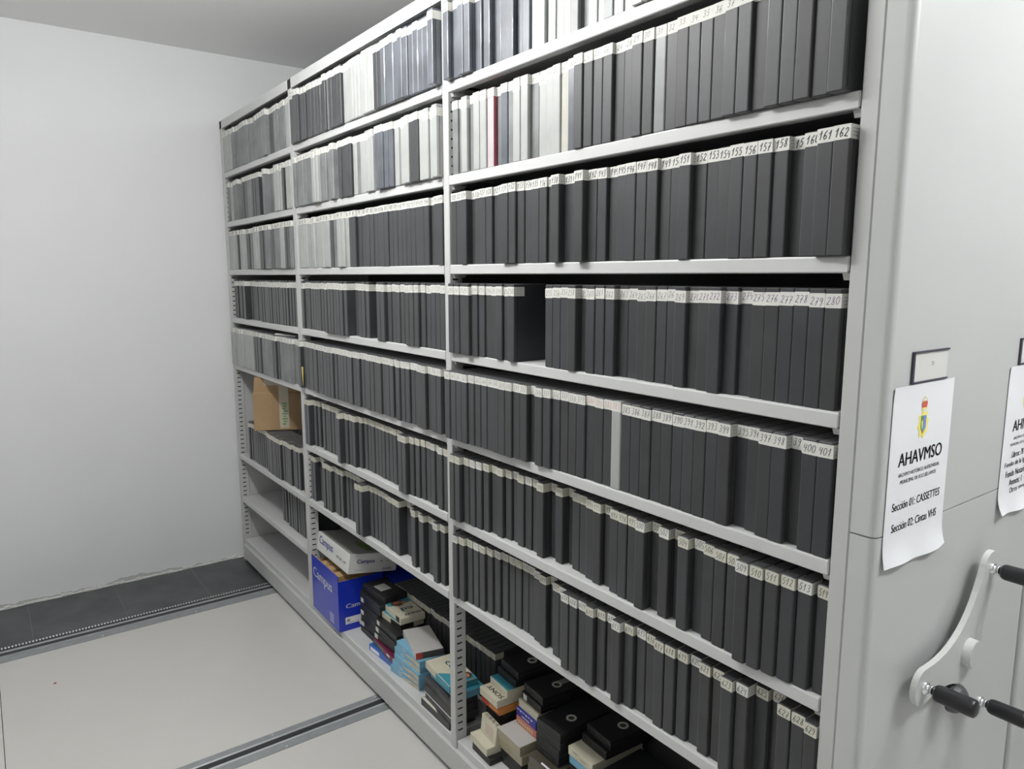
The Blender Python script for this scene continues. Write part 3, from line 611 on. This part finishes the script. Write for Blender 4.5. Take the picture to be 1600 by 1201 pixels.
# ---------------------------------------------------------------- paper cartons on the bottom shelf of the middle bay
BLUE = mat('blue_carton', (0.008, 0.03, 0.42), 0.3, coat=0.3); NAVY = mat('printed_navy', (0.02, 0.04, 0.30), .5); WCARD = mat('white_carton', (0.62, 0.62, 0.60), 0.4, coat=.1); KRAFT = mat('kraft_inside', (0.45, 0.30, 0.14), 0.8)
WPR = mat('white_print', (0.72, 0.72, 0.75), .5); LIDG = mat('lid_grey_print', (0.30, 0.30, 0.28), .4); LEAFG = mat('leaf_green_print', (0.13, 0.20, 0.05), .5)
ZB = ZS[9]
T = Matrix.Translation((-1.302, -.004, ZB)) @ Matrix.Rotation(math.radians(-1.5), 4, 'Z')
t = thing('paper_carton', 'open blue Campus paper carton on the bottom shelf beside the middle upright', 'carton', T=T)
W_, D_, H_ = .325, .215, .262; th = .003
b = MB()
b.box(0, W_, 0, th, 0, H_ - .002, 0); b.box(0, W_, D_ - th, D_, 0, H_ - .036, 0); b.box(0, th, th, D_ - th, 0, H_ - .030, 0); b.box(W_ - th, W_, th, D_ - th, 0, H_ - .028, 0); b.box(th, W_ - th, th, D_ - th, 0, th, 0)
part('carton_body', b, BLUE, t)
b = MB(); b.box(th, W_ - th, th, .0055, .01, H_ + .001, 0); b.box(th, W_ - th, D_ - .006, D_ - th, .01, H_ - .038); b.box(th, .006, th, D_ - th, .01, H_ - .030); b.box(W_ - .006, W_ - th, th, D_ - th, .01, H_ - .028); b.box(.006, W_ - .006, .0055, D_ - .006, .16, .163)
for x_ in (.05, .12, .21): b.box(x_, x_ + .055, .02, D_ - .03, .163, .236, 0, .004)
part('kraft_lining', b, KRAFT, t)
b = MB(); text(b, 'Campus', (.018, -.0006, .150), (1, 0, -.02), (0, 0, 1), .235, .062, 0, .0012)
for k in range(4): b.quad((.215, -.0005, .055 - .012 * k), (1, 0, 0), (0, 0, 1), .05, .004)
part('printed_name', b, WPR, t)
b = MB(); text(b, 'Campus', (W_ + .0006, .035, .098), (0, 1, 0), (0, 0, 1), .115, .026, 0, .0006); part('end_name', b, WPR, t)
b = MB(); b.box(W_ + .0002, W_ + .0008, .030, .115, .030, .062, 0); part('white_panel', b, WPR, t)
b = MB(); b.add([(W_ + .001, .036, .042), (W_ + .001, .050, .042), (W_ + .001, .052, .056), (W_ + .001, .047, .050), (W_ + .001, .040, .056)], [(0, 1, 2, 3, 4)]); b.quad((W_ + .001, .036, .035), (0, 1, 0), (0, 0, 1), .03, .002)
b.quad((W_ + .001, .062, .035), (0, 1, 0), (0, 0, 1), .036, .0015); part('symbol_panel', b, TXT2, t)
# second blue carton standing behind it
T2 = Matrix.Translation((-1.30, .222, ZB)); b = MB(); b.box(0, .42, 0, .118, 0, .205, 0, .002)
t2 = thing('paper_carton', 'blue carton behind the open Campus carton, mostly hidden by the black cassette pile', 'carton', T=T2); part('carton_body', b, BLUE, t2)
b = MB(); b.box(.3, .345, -.0008, -.0002, .0, .205, 0); part('packing_tape', b, mat('brown_tape', (0.05, 0.04, 0.05), .3), t2)
# white lid lying askew on top
T = Matrix.Translation((-1.322, .030, ZB + H_ + .010)) @ Matrix.Rotation(math.radians(-1), 4, 'Z') @ Matrix.Rotation(math.radians(-9), 4, 'X')
t = thing('carton_lid', 'white Campus paper carton lid lying askew on the open blue carton', 'carton lid', T=T)
LW, LD, LH = .372, .235, .088
b = MB(); b.box(0, LW, 0, LD, 0, LH, 0, .0018); part('lid_body', b, WCARD, t)
b = MB(); b.box(.006, LW - .006, .006, LD - .006, LH - .0005, LH + .0005, 0); part('lid_top_print', b, LIDG, t)
b = MB(); text(b, 'Campus', (.022, -.0006, .028), (1, 0, 0), (0, 0, 1), .165, .048, 0, .0010); part('printed_name', b, NAVY, t)
b = MB(); text(b, 'Campus', (.03, .150, LH + .0009), (1, 0, 0), (0, 1, 0), .2, .05, 0, .0006); part('top_name', b, TXT2, t)
b = MB(); text(b, 'Campus', (LW + .0006, .038, .040), (0, 1, 0), (0, 0, 1), .085, .024, 0, .0006); part('end_name', b, NAVY, t); b = MB()
for a, c_ in (('80', .235), ('500', .268), ('A4', .312)): text(b, a, (c_, -.0006, .034), (1, 0, 0), (0, 0, 1), .024, .012, 1, .0003)
for a, c_ in (('80', .150), ('A4', .178)): text(b, a, (LW + .0006, c_, .046), (0, 1, 0), (0, 0, 1), .014, .008, 1, .0003)
for k in range(14): b.quad((LW + .0006, .165 + .0032 * k, .008), (0, 1, 0), (0, 0, 1), .0016, .012, 1)
b.quad((LW + .0006, .03, .014), (0, 1, 0), (0, 0, 1), .04, .0015, 1)
part('small_print', b, [NAVY, TXT2], t)
b = MB(); b.prism([(.15 + .04 * math.cos(a), .09 + .022 * math.sin(a)) for a in [2 * math.pi * k / 14 for k in range(14)]], 0, .0004, T=Matrix.Translation((.30, 0, LH + .0008)) @ Matrix.Rotation(math.pi / 2, 4, 'Y') @ Matrix.Rotation(math.pi / 2, 4, 'X')); 
b = MB(); pts = [(.19, .10), (.25, .085), (.33, .10), (.345, .125), (.27, .135), (.22, .12)]; b.add([(x_, y_, LH + .0010) for x_, y_ in pts], [tuple(range(6))]); part('leaf_print', b, LEAFG, t)
# ---------------------------------------------------------------- loose cassettes
LX, LDp, LHt = .198, .109, .0272
VB = mat('black_cassette_shell', (0.014, 0.014, 0.015), 0.42, bump=0.15, bscale=250)
VBG = mat('worn_black_sleeve', (0.045, 0.045, 0.047), 0.45, noise=.25, nscale=30)
CREAM = mat('cream_card_sleeve', (0.52, 0.49, 0.38), 0.5, noise=.05, nscale=30); SKY = mat('sky_blue_card', (0.17, 0.38, 0.52), 0.4, noise=.1, nscale=25); TEAL = mat('teal_card', (0.05, 0.26, 0.33), 0.4, noise=.1, nscale=20)
REDC = mat('red_card', (0.38, 0.05, 0.03), .45, noise=.1, nscale=30); ORNG = mat('orange_card', (0.55, 0.24, 0.05), .45); DBLUE = mat('dark_blue_card', (0.03, 0.035, 0.26), .4); MAROON = mat('maroon_card', (0.13, 0.01, 0.04), .4); PINKR = mat('salmon_card', (0.48, 0.15, 0.12), .45, noise=.1, nscale=40)
CLEAR = mat('clear_yellowed_case', (0.28, 0.25, 0.17), .28, coat=.4, noise=.1, nscale=20); BROWNT = mat('smoky_brown_case', (0.075, 0.065, 0.045), .3, coat=.3, noise=.25, nscale=15)
SILV = mat('silver_grey_card', (0.45, 0.44, 0.42), .32, coat=.2); SKIN = mat('printed_face_tone', (0.42, 0.20, 0.11), .5); HAIR = mat('printed_dark_brown', (0.08, 0.03, 0.02), .5); REEL = mat('pale_reel_hub', (0.45, 0.44, 0.38), .5)
ROYAL = mat('royal_blue_card', (0.03, 0.12, 0.42), .35)
def base_T(x, y, z, yaw=0, short=False, tilt=0, roll=0):
    return Matrix.Translation((x, y, z)) @ Matrix.Rotation(math.radians(yaw), 4, 'Z') @ Matrix.Rotation(math.radians(tilt), 4, 'X') @ Matrix.Rotation(math.radians(roll), 4, 'Y')
def box_part(parent, nm, x0, x1, y0, y1, z0, z1, m, ch=0, lab=None):
    b = MB(); b.box(x0, x1, y0, y1, z0, z1, 0, ch); o = part(nm, b, m, parent)
    if lab: o['label'] = lab
    return o
def bare_tape(T, label, short=False, paper=True, reel=False, group='loose cassettes on the bottom shelf'):
    """bare cassette: shell with spine recess, door, label; long side along x, or along y when short"""
    w_, d_ = (LX, LDp) if not short else (LDp, LX)
    t = thing('video_cassette', label, 'video cassette', group, T)
    b = MB(); b.box(0, w_, 0, d_, 0, LHt * .48, 0, .0012); b.box(0, w_, 0, d_, LHt * .5, LHt - .0004, 0, .0012); b.box(.002, w_ - .002, .002, d_ - .002, LHt * .4, LHt * .6, 0)
    for a in (.25, .75): b.box(w_ * a - .012, w_ * a + .012, -.0004, .0, .004, LHt - .004, 0)
    part('shell', b, VB, t)
    if paper:
        box_part(t, 'spine_label', .010, .036 if not short else .03, -.0008, -.0001, .004, LHt - .004, PAPER, lab='white spine label')
    if reel:
        b = MB(); T2 = Matrix.Translation((w_ * .62, d_ * .42, LHt)) @ Matrix.Rotation(-math.pi / 2, 4, 'Y')
        b.lathe([(-.0004, .0165), (.0012, .0165), (.0012, .0105), (-.0003, .0095), (-.0003, .0045)], 28, T2); b.lathe([(.0001, .0100), (.0002, .0)], 20, T2, 1)
        for k in range(8):
            a = k * math.pi / 4; c_ = Vector((w_ * .62 + .0108 * math.cos(a), d_ * .42 + .0108 * math.sin(a), LHt)); b.box(c_.x - .001, c_.x + .001, c_.y - .001, c_.y + .001, c_.z - .0002, c_.z + .0010, 0)
        tag(part('reel_hub', b, [REEL, VBG], t, recalc=True), 'pale toothed reel hub')
    return t
def sleeve(T, label, face, top=None, short=False, extras=None, W=None, H=None, nm='cassette_sleeve', cat='video cassette'):
    w_, d_ = (LX, LDp) if not short else (LDp, LX)
    if W: w_ = W
    h_ = H or LHt
    t = thing(nm, label, cat, 'loose cassettes on the bottom shelf', T)
    b = MB(); b.box(0, w_, 0, d_, 0, h_ - .0004, 0, .0010); part('sleeve', b, face, t)
    if top is not None: box_part(t, 'top_print', .001, w_ - .001, .001, d_ - .001, h_ - .0008, h_ + .0003, top)
    if extras: extras(t, w_, d_, h_)
    return t
def cd_front(t, w_, d_, h_):   # sky-blue sleeve: pale sweep, little blue circle letters
    b = MB(); b.add([(w_ * .35, -.0004, 0.001), (w_ * .99, -.0004, 0.001), (w_ * .99, -.0004, h_ * .65), (w_ * .70, -.0004, h_ * .6), (w_ * .45, -.0004, h_ * .3)], [(0, 1, 2, 3, 4)]); part('cream_sweep', b, CREAM, t)
    b = MB(); text(b, 'CD', (w_ * .28, -.0006, h_ * .35), (1, 0, 0), (0, 0, 1), .024, .013, 0, .0004); text(b, 'SONY', (w_ * .70, -.0008, h_ * .18), (1, 0, 0), (0, 0, 1), .030, .006, 1, .0002); part('print', b, [WPR, ORNG], t)
def cd_top(t, w_, d_, h_, flip=False):
    z = h_ + .0006; b = MB()
    sgn = -1 if flip else 1
    def P(u_, v_): return (w_ * (1 - u_) if flip else w_ * u_, d_ * (1 - v_) if flip else d_ * v_, z)
    b.add([P(0, .0), P(.36, 0), P(.40, .5), P(.34, 1), P(0, 1)], [(0, 1, 2, 3, 4)], 0)
    b.add([(P(.30 + .13 * math.cos(a), .42 + .26 * math.sin(a))[0], P(0, .42 + .26 * math.sin(a))[1], z + .0002) for a in [2 * math.pi * k / 14 for k in range(14)]], [tuple(range(14)) if True else ()], 2)
    b.add([(P(.28 + .07 * math.cos(a), .40 + .15 * math.sin(a))[0], P(0, .40 + .15 * math.sin(a))[1], z + .0004) for a in [2 * math.pi * k / 12 for k in range(12)]], [tuple(range(12))], 1)
    b.add([(P(.33 + .06 * math.cos(a), .66 + .13 * math.sin(a))[0], P(0, .66 + .13 * math.sin(a))[1], z + .0004) for a in [2 * math.pi * k / 12 for k in range(12)]], [tuple(range(12))], 1)
    r = (0, -1, 0); u = (1, 0, 0)
    text(b, 'cd', (w_ * .56, d_ * .80, z + .0003), r, u, .052, .030, 0, .0008)
    text(b, 'SONY', (w_ * .84, d_ * .92, z + .0003), r, u, .075, .015, 3, .0006)
    part('cover_print', b, [TEAL, SKIN, HAIR, TXT], t)
# pile of bare black cassettes right of the blue carton
z = ZB
for k in range(7):
    bare_tape(base_T(-.945 + rnd.uniform(-.004, .004), .075 + rnd.uniform(-.003, .004), z, rnd.uniform(-1.5, 1.5)), f"bare black cassette, {ordinal(k + 1)} from the bottom of the pile beside the blue carton", paper=k in (1, 3, 5))
    z += LHt
t = bare_tape(base_T(-.94, .085, z, 4), 'topmost black cassette with a square white label, on the pile beside the blue carton', paper=False)
box_part(t, 'face_label', .06, .125, .025, .075, LHt - .0003, LHt + .0006, PAPER, lab='square white label')
b = MB(); b.prism([(.012 * math.cos(a), .012 * math.sin(a)) for a in [2 * math.pi * k / 16 for k in range(16)]], 0, .002); tag(b.build('round_sticker', CREAM, recalc=True, T=Matrix.Translation((-.935, .0715, ZB + .045)) @ Matrix.Rotation(-math.pi / 2, 4, 'Z')), 'small round cream tag stuck to the cassette pile beside the blue carton', 'tag')
# second pile
x = -.755; y = .030; z = ZB
sleeve(base_T(x - .01, y, z, 3), 'blue and white cassette sleeve at the bottom of the pile under the cream sleeves', ROYAL, extras=lambda t, w_, d_, h_: box_part(t, 'white_panel', .012, .085, -.0006, 0, .005, .020, WPR)); z += LHt
def red_ex(t, w_, d_, h_): box_part(t, 'pale_band', .0, .10, -.0006, 0, .002, h_ - .003, BROWNT); box_part(t, 'white_mark', .13, .16, -.0006, 0, .012, .020, WPR)
sleeve(base_T(x + .008, y + .014, z, -3), 'maroon cassette sleeve second from the bottom, above the blue and white sleeve', MAROON, extras=red_ex); z += LHt
for k in range(3):
    bare_tape(base_T(x - .006 + rnd.uniform(-.004, .004), y + .020 + .006 * k, z, rnd.uniform(-2, 3)), ['lowest black cassette above the maroon sleeve', 'middle black cassette under the cream sleeves', 'upper black cassette directly under the cream sleeves'][k] + ' in the second pile'); z += LHt
def cream_ex(t, w_, d_, h_): box_part(t, 'black_shell', w_ * .58, w_ + .0006, -.0008, .06, .002, h_ - .003, VB, lab='black cassette end showing')
t = sleeve(base_T(x - .035, y + .055, z, 2), 'cream cassette sleeve under the printed cd sleeve, black cassette end showing', CREAM, TEAL, extras=cream_ex); z += LHt + .0004
def top1(t, w_, d_, h_): cd_top(t, w_, d_, h_); box_part(t, 'black_shell', w_ * .76, w_ * .92, -.0006, .01, .002, h_ - .002, VB, lab='black cassette end showing')
sleeve(base_T(x - .030, y + .074, z, -4), 'cream SONY cd sleeve with teal printed cover on top of the second pile', CREAM, extras=top1)
# pile of sky-blue sleeves with a silver sleeve lying across
z = ZB
for k in range(5):
    dx = (-.565, -.556, -.545, -.548, -.538)[k]; yaw = (6, 3, 0, 1, -2)[k]
    sleeve(base_T(dx + .003, .026 + .004 * k, z, yaw), f"sky-blue SONY CD cassette sleeve, {ordinal(k + 1)} from the bottom of the blue pile", SKY, extras=cd_front); z += LHt
def silver_ex(t, w_, d_, h_):
    box_part(t, 'red_end', w_ + .0001, w_ + .0009, .0, .026, .001, h_ - .001, REDC, lab='red corner of the end')
    box_part(t, 'dark_end', w_ + .0001, w_ + .0009, .026, d_, .001, h_ - .001, mat('dark_grey_end', (.06, .06, .06), .5), lab='dark open end')
sleeve(base_T(-.548, .078, z + .0005, -14), 'plain silver-grey cassette sleeve with a red end, lying across the sky-blue pile', SILV, SILV, extras=silver_ex)
# pile in front of the right upright
z = ZB; x = -.285; y = .010
def tri(t, w_, d_, h_): 
    b = MB(); b.add([(.002, .002, h_), (.03, .001, h_), (.12, .0, h_ + .0002), (.01, .03, h_)], [(0, 1, 2, 3)]); part('paper_wedge', b, PAPER_Y, t)
sleeve(base_T(x, y, z, 0), 'black cassette sleeve with a pale yellow slip, bottom of the pile by the right-hand upright', VBG, extras=tri); z += LHt
sleeve(base_T(x + .012, y + .012, z + .0005, -3), 'black cassette sleeve with a thin white edge, second from the bottom by the right-hand upright', VBG, extras=lambda t, w_, d_, h_: box_part(t, 'white_edge', .0, w_, -.0006, .0, h_ - .005, h_ - .0015, WPR)); z += LHt + .001
sleeve(base_T(x + .010, y + .010, z, -2), 'third dark cassette sleeve in the pile by the right-hand upright', VBG); z += LHt
sleeve(base_T(x + .006, y + .016, z, -4), 'fourth dark cassette sleeve in the pile by the right-hand upright', VBG); z += LHt
sleeve(base_T(x + .020, y + .030, z, -2), 'teal-blue cassette sleeve under the printed SONY sleeve by the right-hand upright', SKY, TEAL); z += LHt + .0004
def c_top(t, w_, d_, h_):
    b = MB(); zz = h_ + .0006
    text(b, 'SONY', (.020, .092, zz), (1, 0, 0), (0, 1, 0), .085, .012, 2, .0006); text(b, 'cd', (.045, .055, zz), (1, 0, 0), (0, 1, 0), .055, .028, 0, .0010)
    b.add([(.10, 0.001, zz - .0002), (w_ - .001, .001, zz - .0002), (w_ - .001, .108, zz - .0002), (.16, .108, zz - .0002), (.135, .05, zz - .0002)], [(0, 1, 2, 3, 4)], 0)
    for (cx, cy) in ((.125, .062), (.165, .085)):
        b.add([(cx + .022 * math.cos(a), cy + .018 * math.sin(a), zz) for a in [2 * math.pi * k / 14 for k in range(14)]], [tuple(range(14))], 3)
        b.add([(cx + .014 * math.cos(a), cy - .003 + .012 * math.sin(a), zz + .0002) for a in [2 * math.pi * k / 12 for k in range(12)]], [tuple(range(12))], 1)
    part('cover_print', b, [TEAL, SKIN, TXT, HAIR], t); box_part(t, 'teal_corner', w_ * .45, w_ + .0005, -.0006, .11, .0005, h_ * .9, TEAL)
sleeve(base_T(x - .002, .032, z, -5), 'cream and teal SONY cd sleeve on top of the pile by the right-hand upright', CREAM, extras=c_top)
# --- right bay, bottom shelf
# low front pair, short sides outward
bare_tape(base_T(.040, .022, ZB, -2, True), 'bare black cassette at the front foot of the right bay, under the torn cream sleeve', True, False)
sleeve(base_T(.028, .022, ZB + LHt, -4), 'cream cassette box with torn top edge, lying on the front black cassette', CREAM, short=True, W=.108)
def torn(t, w_, d_, h_):
    b = MB()
    for k in range(7): b.add([(.01 + .012 * k, -.0006, .002 * (k % 3)), (.017 + .012 * k, -.0006, .004), (.014 + .012 * k, -.0006, h_ * (.7 + .25 * (k % 2)))], [(0, 1, 2)])
    part('torn_print', b, PINKR, t)
b = MB(); b.box(0, .100, 0, .02, 0, .062, 0, .001)
for k in range(8): b.add([(.006 + .011 * k, .0, .062), (.015 + .011 * k, .0, .062), (.010 + .011 * k, .001, .062 + .006 * (1 + k % 2)), (.010 + .011 * k, .019, .062)], [(0, 1, 2), (0, 2, 3), (1, 3, 2)])
t = b.build('torn_sleeve', CREAM, T=Matrix.Translation((.040, .055, ZB + 2 * LHt)) @ Matrix.Rotation(-.10, 4, 'Z') @ Matrix.Rotation(-.12, 4, 'X')); tag(t, 'torn cream cassette sleeve standing behind the front cream box in the right bay', 'cassette sleeve')
box_part(t, 'print_patch', .03, .08, -.0006, 0, .012, .044, mat('faded_print', (.48, .40, .33), .6))
# tall pile with SONY box, short sides outward
z = ZB; x = .006; y = .262 - LX + .02
for k in range(5):
    bare_tape(base_T(x + .004 * math.sin(k * 2.1), y + .016, z, rnd.uniform(-2, 2), True), f"bare black cassette, {ordinal(k + 1)} from the bottom under the red and SONY sleeves", True, False); z += LHt
def redp(t, w_, d_, h_): box_part(t, 'orange_side', w_ + .0001, w_ + .0007, .0, d_, .001, h_ - .001, ORNG); box_part(t, 'yellow_print', w_ * .45, w_ * .95, -.0006, 0, .006, h_ * .65, ORNG)
sleeve(base_T(x + .002, y - .002, z, -2, True), 'red cassette sleeve under the white SONY sleeve in the right bay', REDC, short=True, extras=redp); z += LHt
def sonyw(t, w_, d_, h_):
    b = MB(); text(b, 'SONY', (w_ * .96, .012, h_ + .0006), (-1, 0, 0), (0, -1, 0), .088, .016, 0, .0008)
    b = MB(); text(b, 'SONY', (w_ * .95, .034, h_ + .0006), (-1, 0, 0), (0, -1, 0), .088, .018, 0, .0008); part('cover_print', b, TXT, t)
sleeve(base_T(x, y - .008, z, -3, True), 'white SONY cassette sleeve, lettering upside down, in the pile right of the upright', CREAM, CREAM, short=True, extras=sonyw); z += LHt + .0004
sleeve(base_T(x + .008, y + .030, z, -4, True), 'cream and teal cassette sleeve lying back on the white SONY sleeve', CREAM, TEAL, short=True); z += LHt + .0004
bare_tape(base_T(x + .012, y + .058, z, -3, True), 'black cassette under the topmost one with the pale reel, right bay', True, False); z += LHt
bare_tape(base_T(x + .016, y + .070, z, -5, True), 'topmost black cassette with a pale reel hub, just right of the upright', True, False, True)
# clear cases in front, with blue and salmon sleeves stepped back on top
z = ZB; x = .142; y = .058
for k in range(2):
    bare_tape(base_T(x + .006, y + .004, z, 0, True), f"black cassette {'at the bottom' if k == 0 else 'second from the bottom'} beneath the two clear cases", True, False); z += LHt
for k in range(2):
    sleeve(base_T(x - (.004 * k), y - .004 * k, z, -1.5, True), ['lower clear yellowed cassette case under the salmon sleeve', 'upper clear yellowed cassette case with a greyish top, under the salmon sleeve'][k], CLEAR, SILV if k else None, short=True, W=.128, H=.032, nm='clear_cassette_case'); z += .032 + (.0004 if k else 0)
def salmon(t, w_, d_, h_): b = MB(); [b.quad((.012 + .012 * k, -.0006, .006 + .001 * (k % 2)), (1, 0, 0), (0, 0, 1), .008, .013) for k in range(7)]; part('pale_print', b, mat('pale_yellow_print', (.55, .45, .25), .5), t)
sleeve(base_T(x + .012, y + .062, z, -2, True), 'salmon-red cassette sleeve standing on the clear case, below the dark blue one', PINKR, short=True, extras=salmon); z += LHt
def dblue(t, w_, d_, h_): 
    b = MB(); [b.add([(.004 + .015 * k, -.0006, h_ - .001), (.018 + .015 * k, -.0006, h_ - .001), (.012 + .015 * k, -.0006, h_ - .005 - .003 * (k % 2))], [(0, 2, 1)]) for k in range(6)]; b.quad((.03, -.0006, .008), (1, 0, 0), (0, 0, 1), .045, .003); part('torn_edge', b, WPR, t)
sleeve(base_T(x + .010, y + .064, z, -3, True), 'dark blue cassette sleeve with ragged white edge, above the salmon-red one', DBLUE, short=True, extras=dblue); z += LHt
sleeve(base_T(x + .012, y + .072, z, -3, True), 'cream cassette sleeve above the dark blue one', CREAM, short=True); z += LHt
t = bare_tape(base_T(x + .018, y + .080, z, -4, True), 'black cassette with a small spine label, on the cream sleeve above the dark blue one', True, True); z += LHt
t = bare_tape(base_T(x + .020, y + .088, z, -5, True), 'black cassette with grey window and hub, topmost above the dark blue sleeve', True, False, True)
box_part(t, 'window_label', .050, .075, .09, .16, LHt - .0002, LHt + .0004, mat('grey_window', (.22, .22, .20), .3), lab='pale grey label')
# black column
z = ZB; x = .292; y = .075
for k in range(8):
    m_ = k < 4
    if m_: sleeve(base_T(x + rnd.uniform(-.003, .003), y - .012, z, rnd.uniform(-1.5, 1.5), True), f"smoky brown cassette case, {ordinal(k + 1)} from the bottom of the tall black column", BROWNT, short=True, W=.118, nm='cassette_case')
    else: bare_tape(base_T(x + rnd.uniform(-.003, .003), y + .02, z, rnd.uniform(-1.5, 1.5), True), f"black cassette, {ordinal(k + 1)} from the bottom of the tall black column", True, False, k == 7)
    z += LHt
    if k == 3:
        b = MB(); b.box(0, .040, 0, .006, 0, .004, 0, .001); tag(b.build('white_label_strip', WPR, T=Matrix.Translation((x + .06, y - .011, z))), 'narrow white label strip on the step of the tall black column', 'label'); z += .0
# column under the cream and blue sleeves
z = ZB; x = .425; y = .118
for k in range(5):
    bare_tape(base_T(x + rnd.uniform(-.003, .003), y + .0, z, rnd.uniform(-1.5, 1.5), True), f"black cassette, {ordinal(k + 1)} from the bottom of the column topped by cream and blue sleeves", True, k == 2); z += LHt
sleeve(base_T(x, y - .004, z, -2, True), 'sky-blue cassette sleeve under the cream one, centre of the right bay floor', SKY, short=True); z += LHt
def crt(t, w_, d_, h_): b = MB(); b.quad((.022, -.0006, h_ * .66), (1, 0, 0), (0, 0, 1), .022, .0022); b.quad((.055, -.0006, h_ * .45), (1, 0, 0), (0, 0, 1), .026, .0022); part('small_print', b, TXT2, t)
sleeve(base_T(x - .003, y - .006, z, -2, True), 'cream cassette sleeve with two small lines of print, right bay bottom shelf', CREAM, short=True, extras=crt); z += LHt
bare_tape(base_T(x + .006, y + .04, z, -3, True), 'black cassette between the cream sleeve and the topmost reel cassette', True, False); z += LHt
bare_tape(base_T(x + .010, y + .055, z, -4, True), 'topmost black cassette with pale reel hub, farthest right on the bottom shelf', True, False, True)
# dark piles further right, half lost in the shade
for col, (x, y, n) in enumerate(((.556, .075, 7), (.685, .06, 6), (.815, .07, 6))):
    z = ZB
    for k in range(n):
        bare_tape(base_T(x + rnd.uniform(-.003, .003), y + rnd.uniform(-.004, .004), z, rnd.uniform(-1.2, 1.2), True), f"black cassette, {ordinal(k + 1)} from the bottom of the {['first', 'second', 'third'][col]} dark pile right of the reel cassettes", True, False); z += LHt
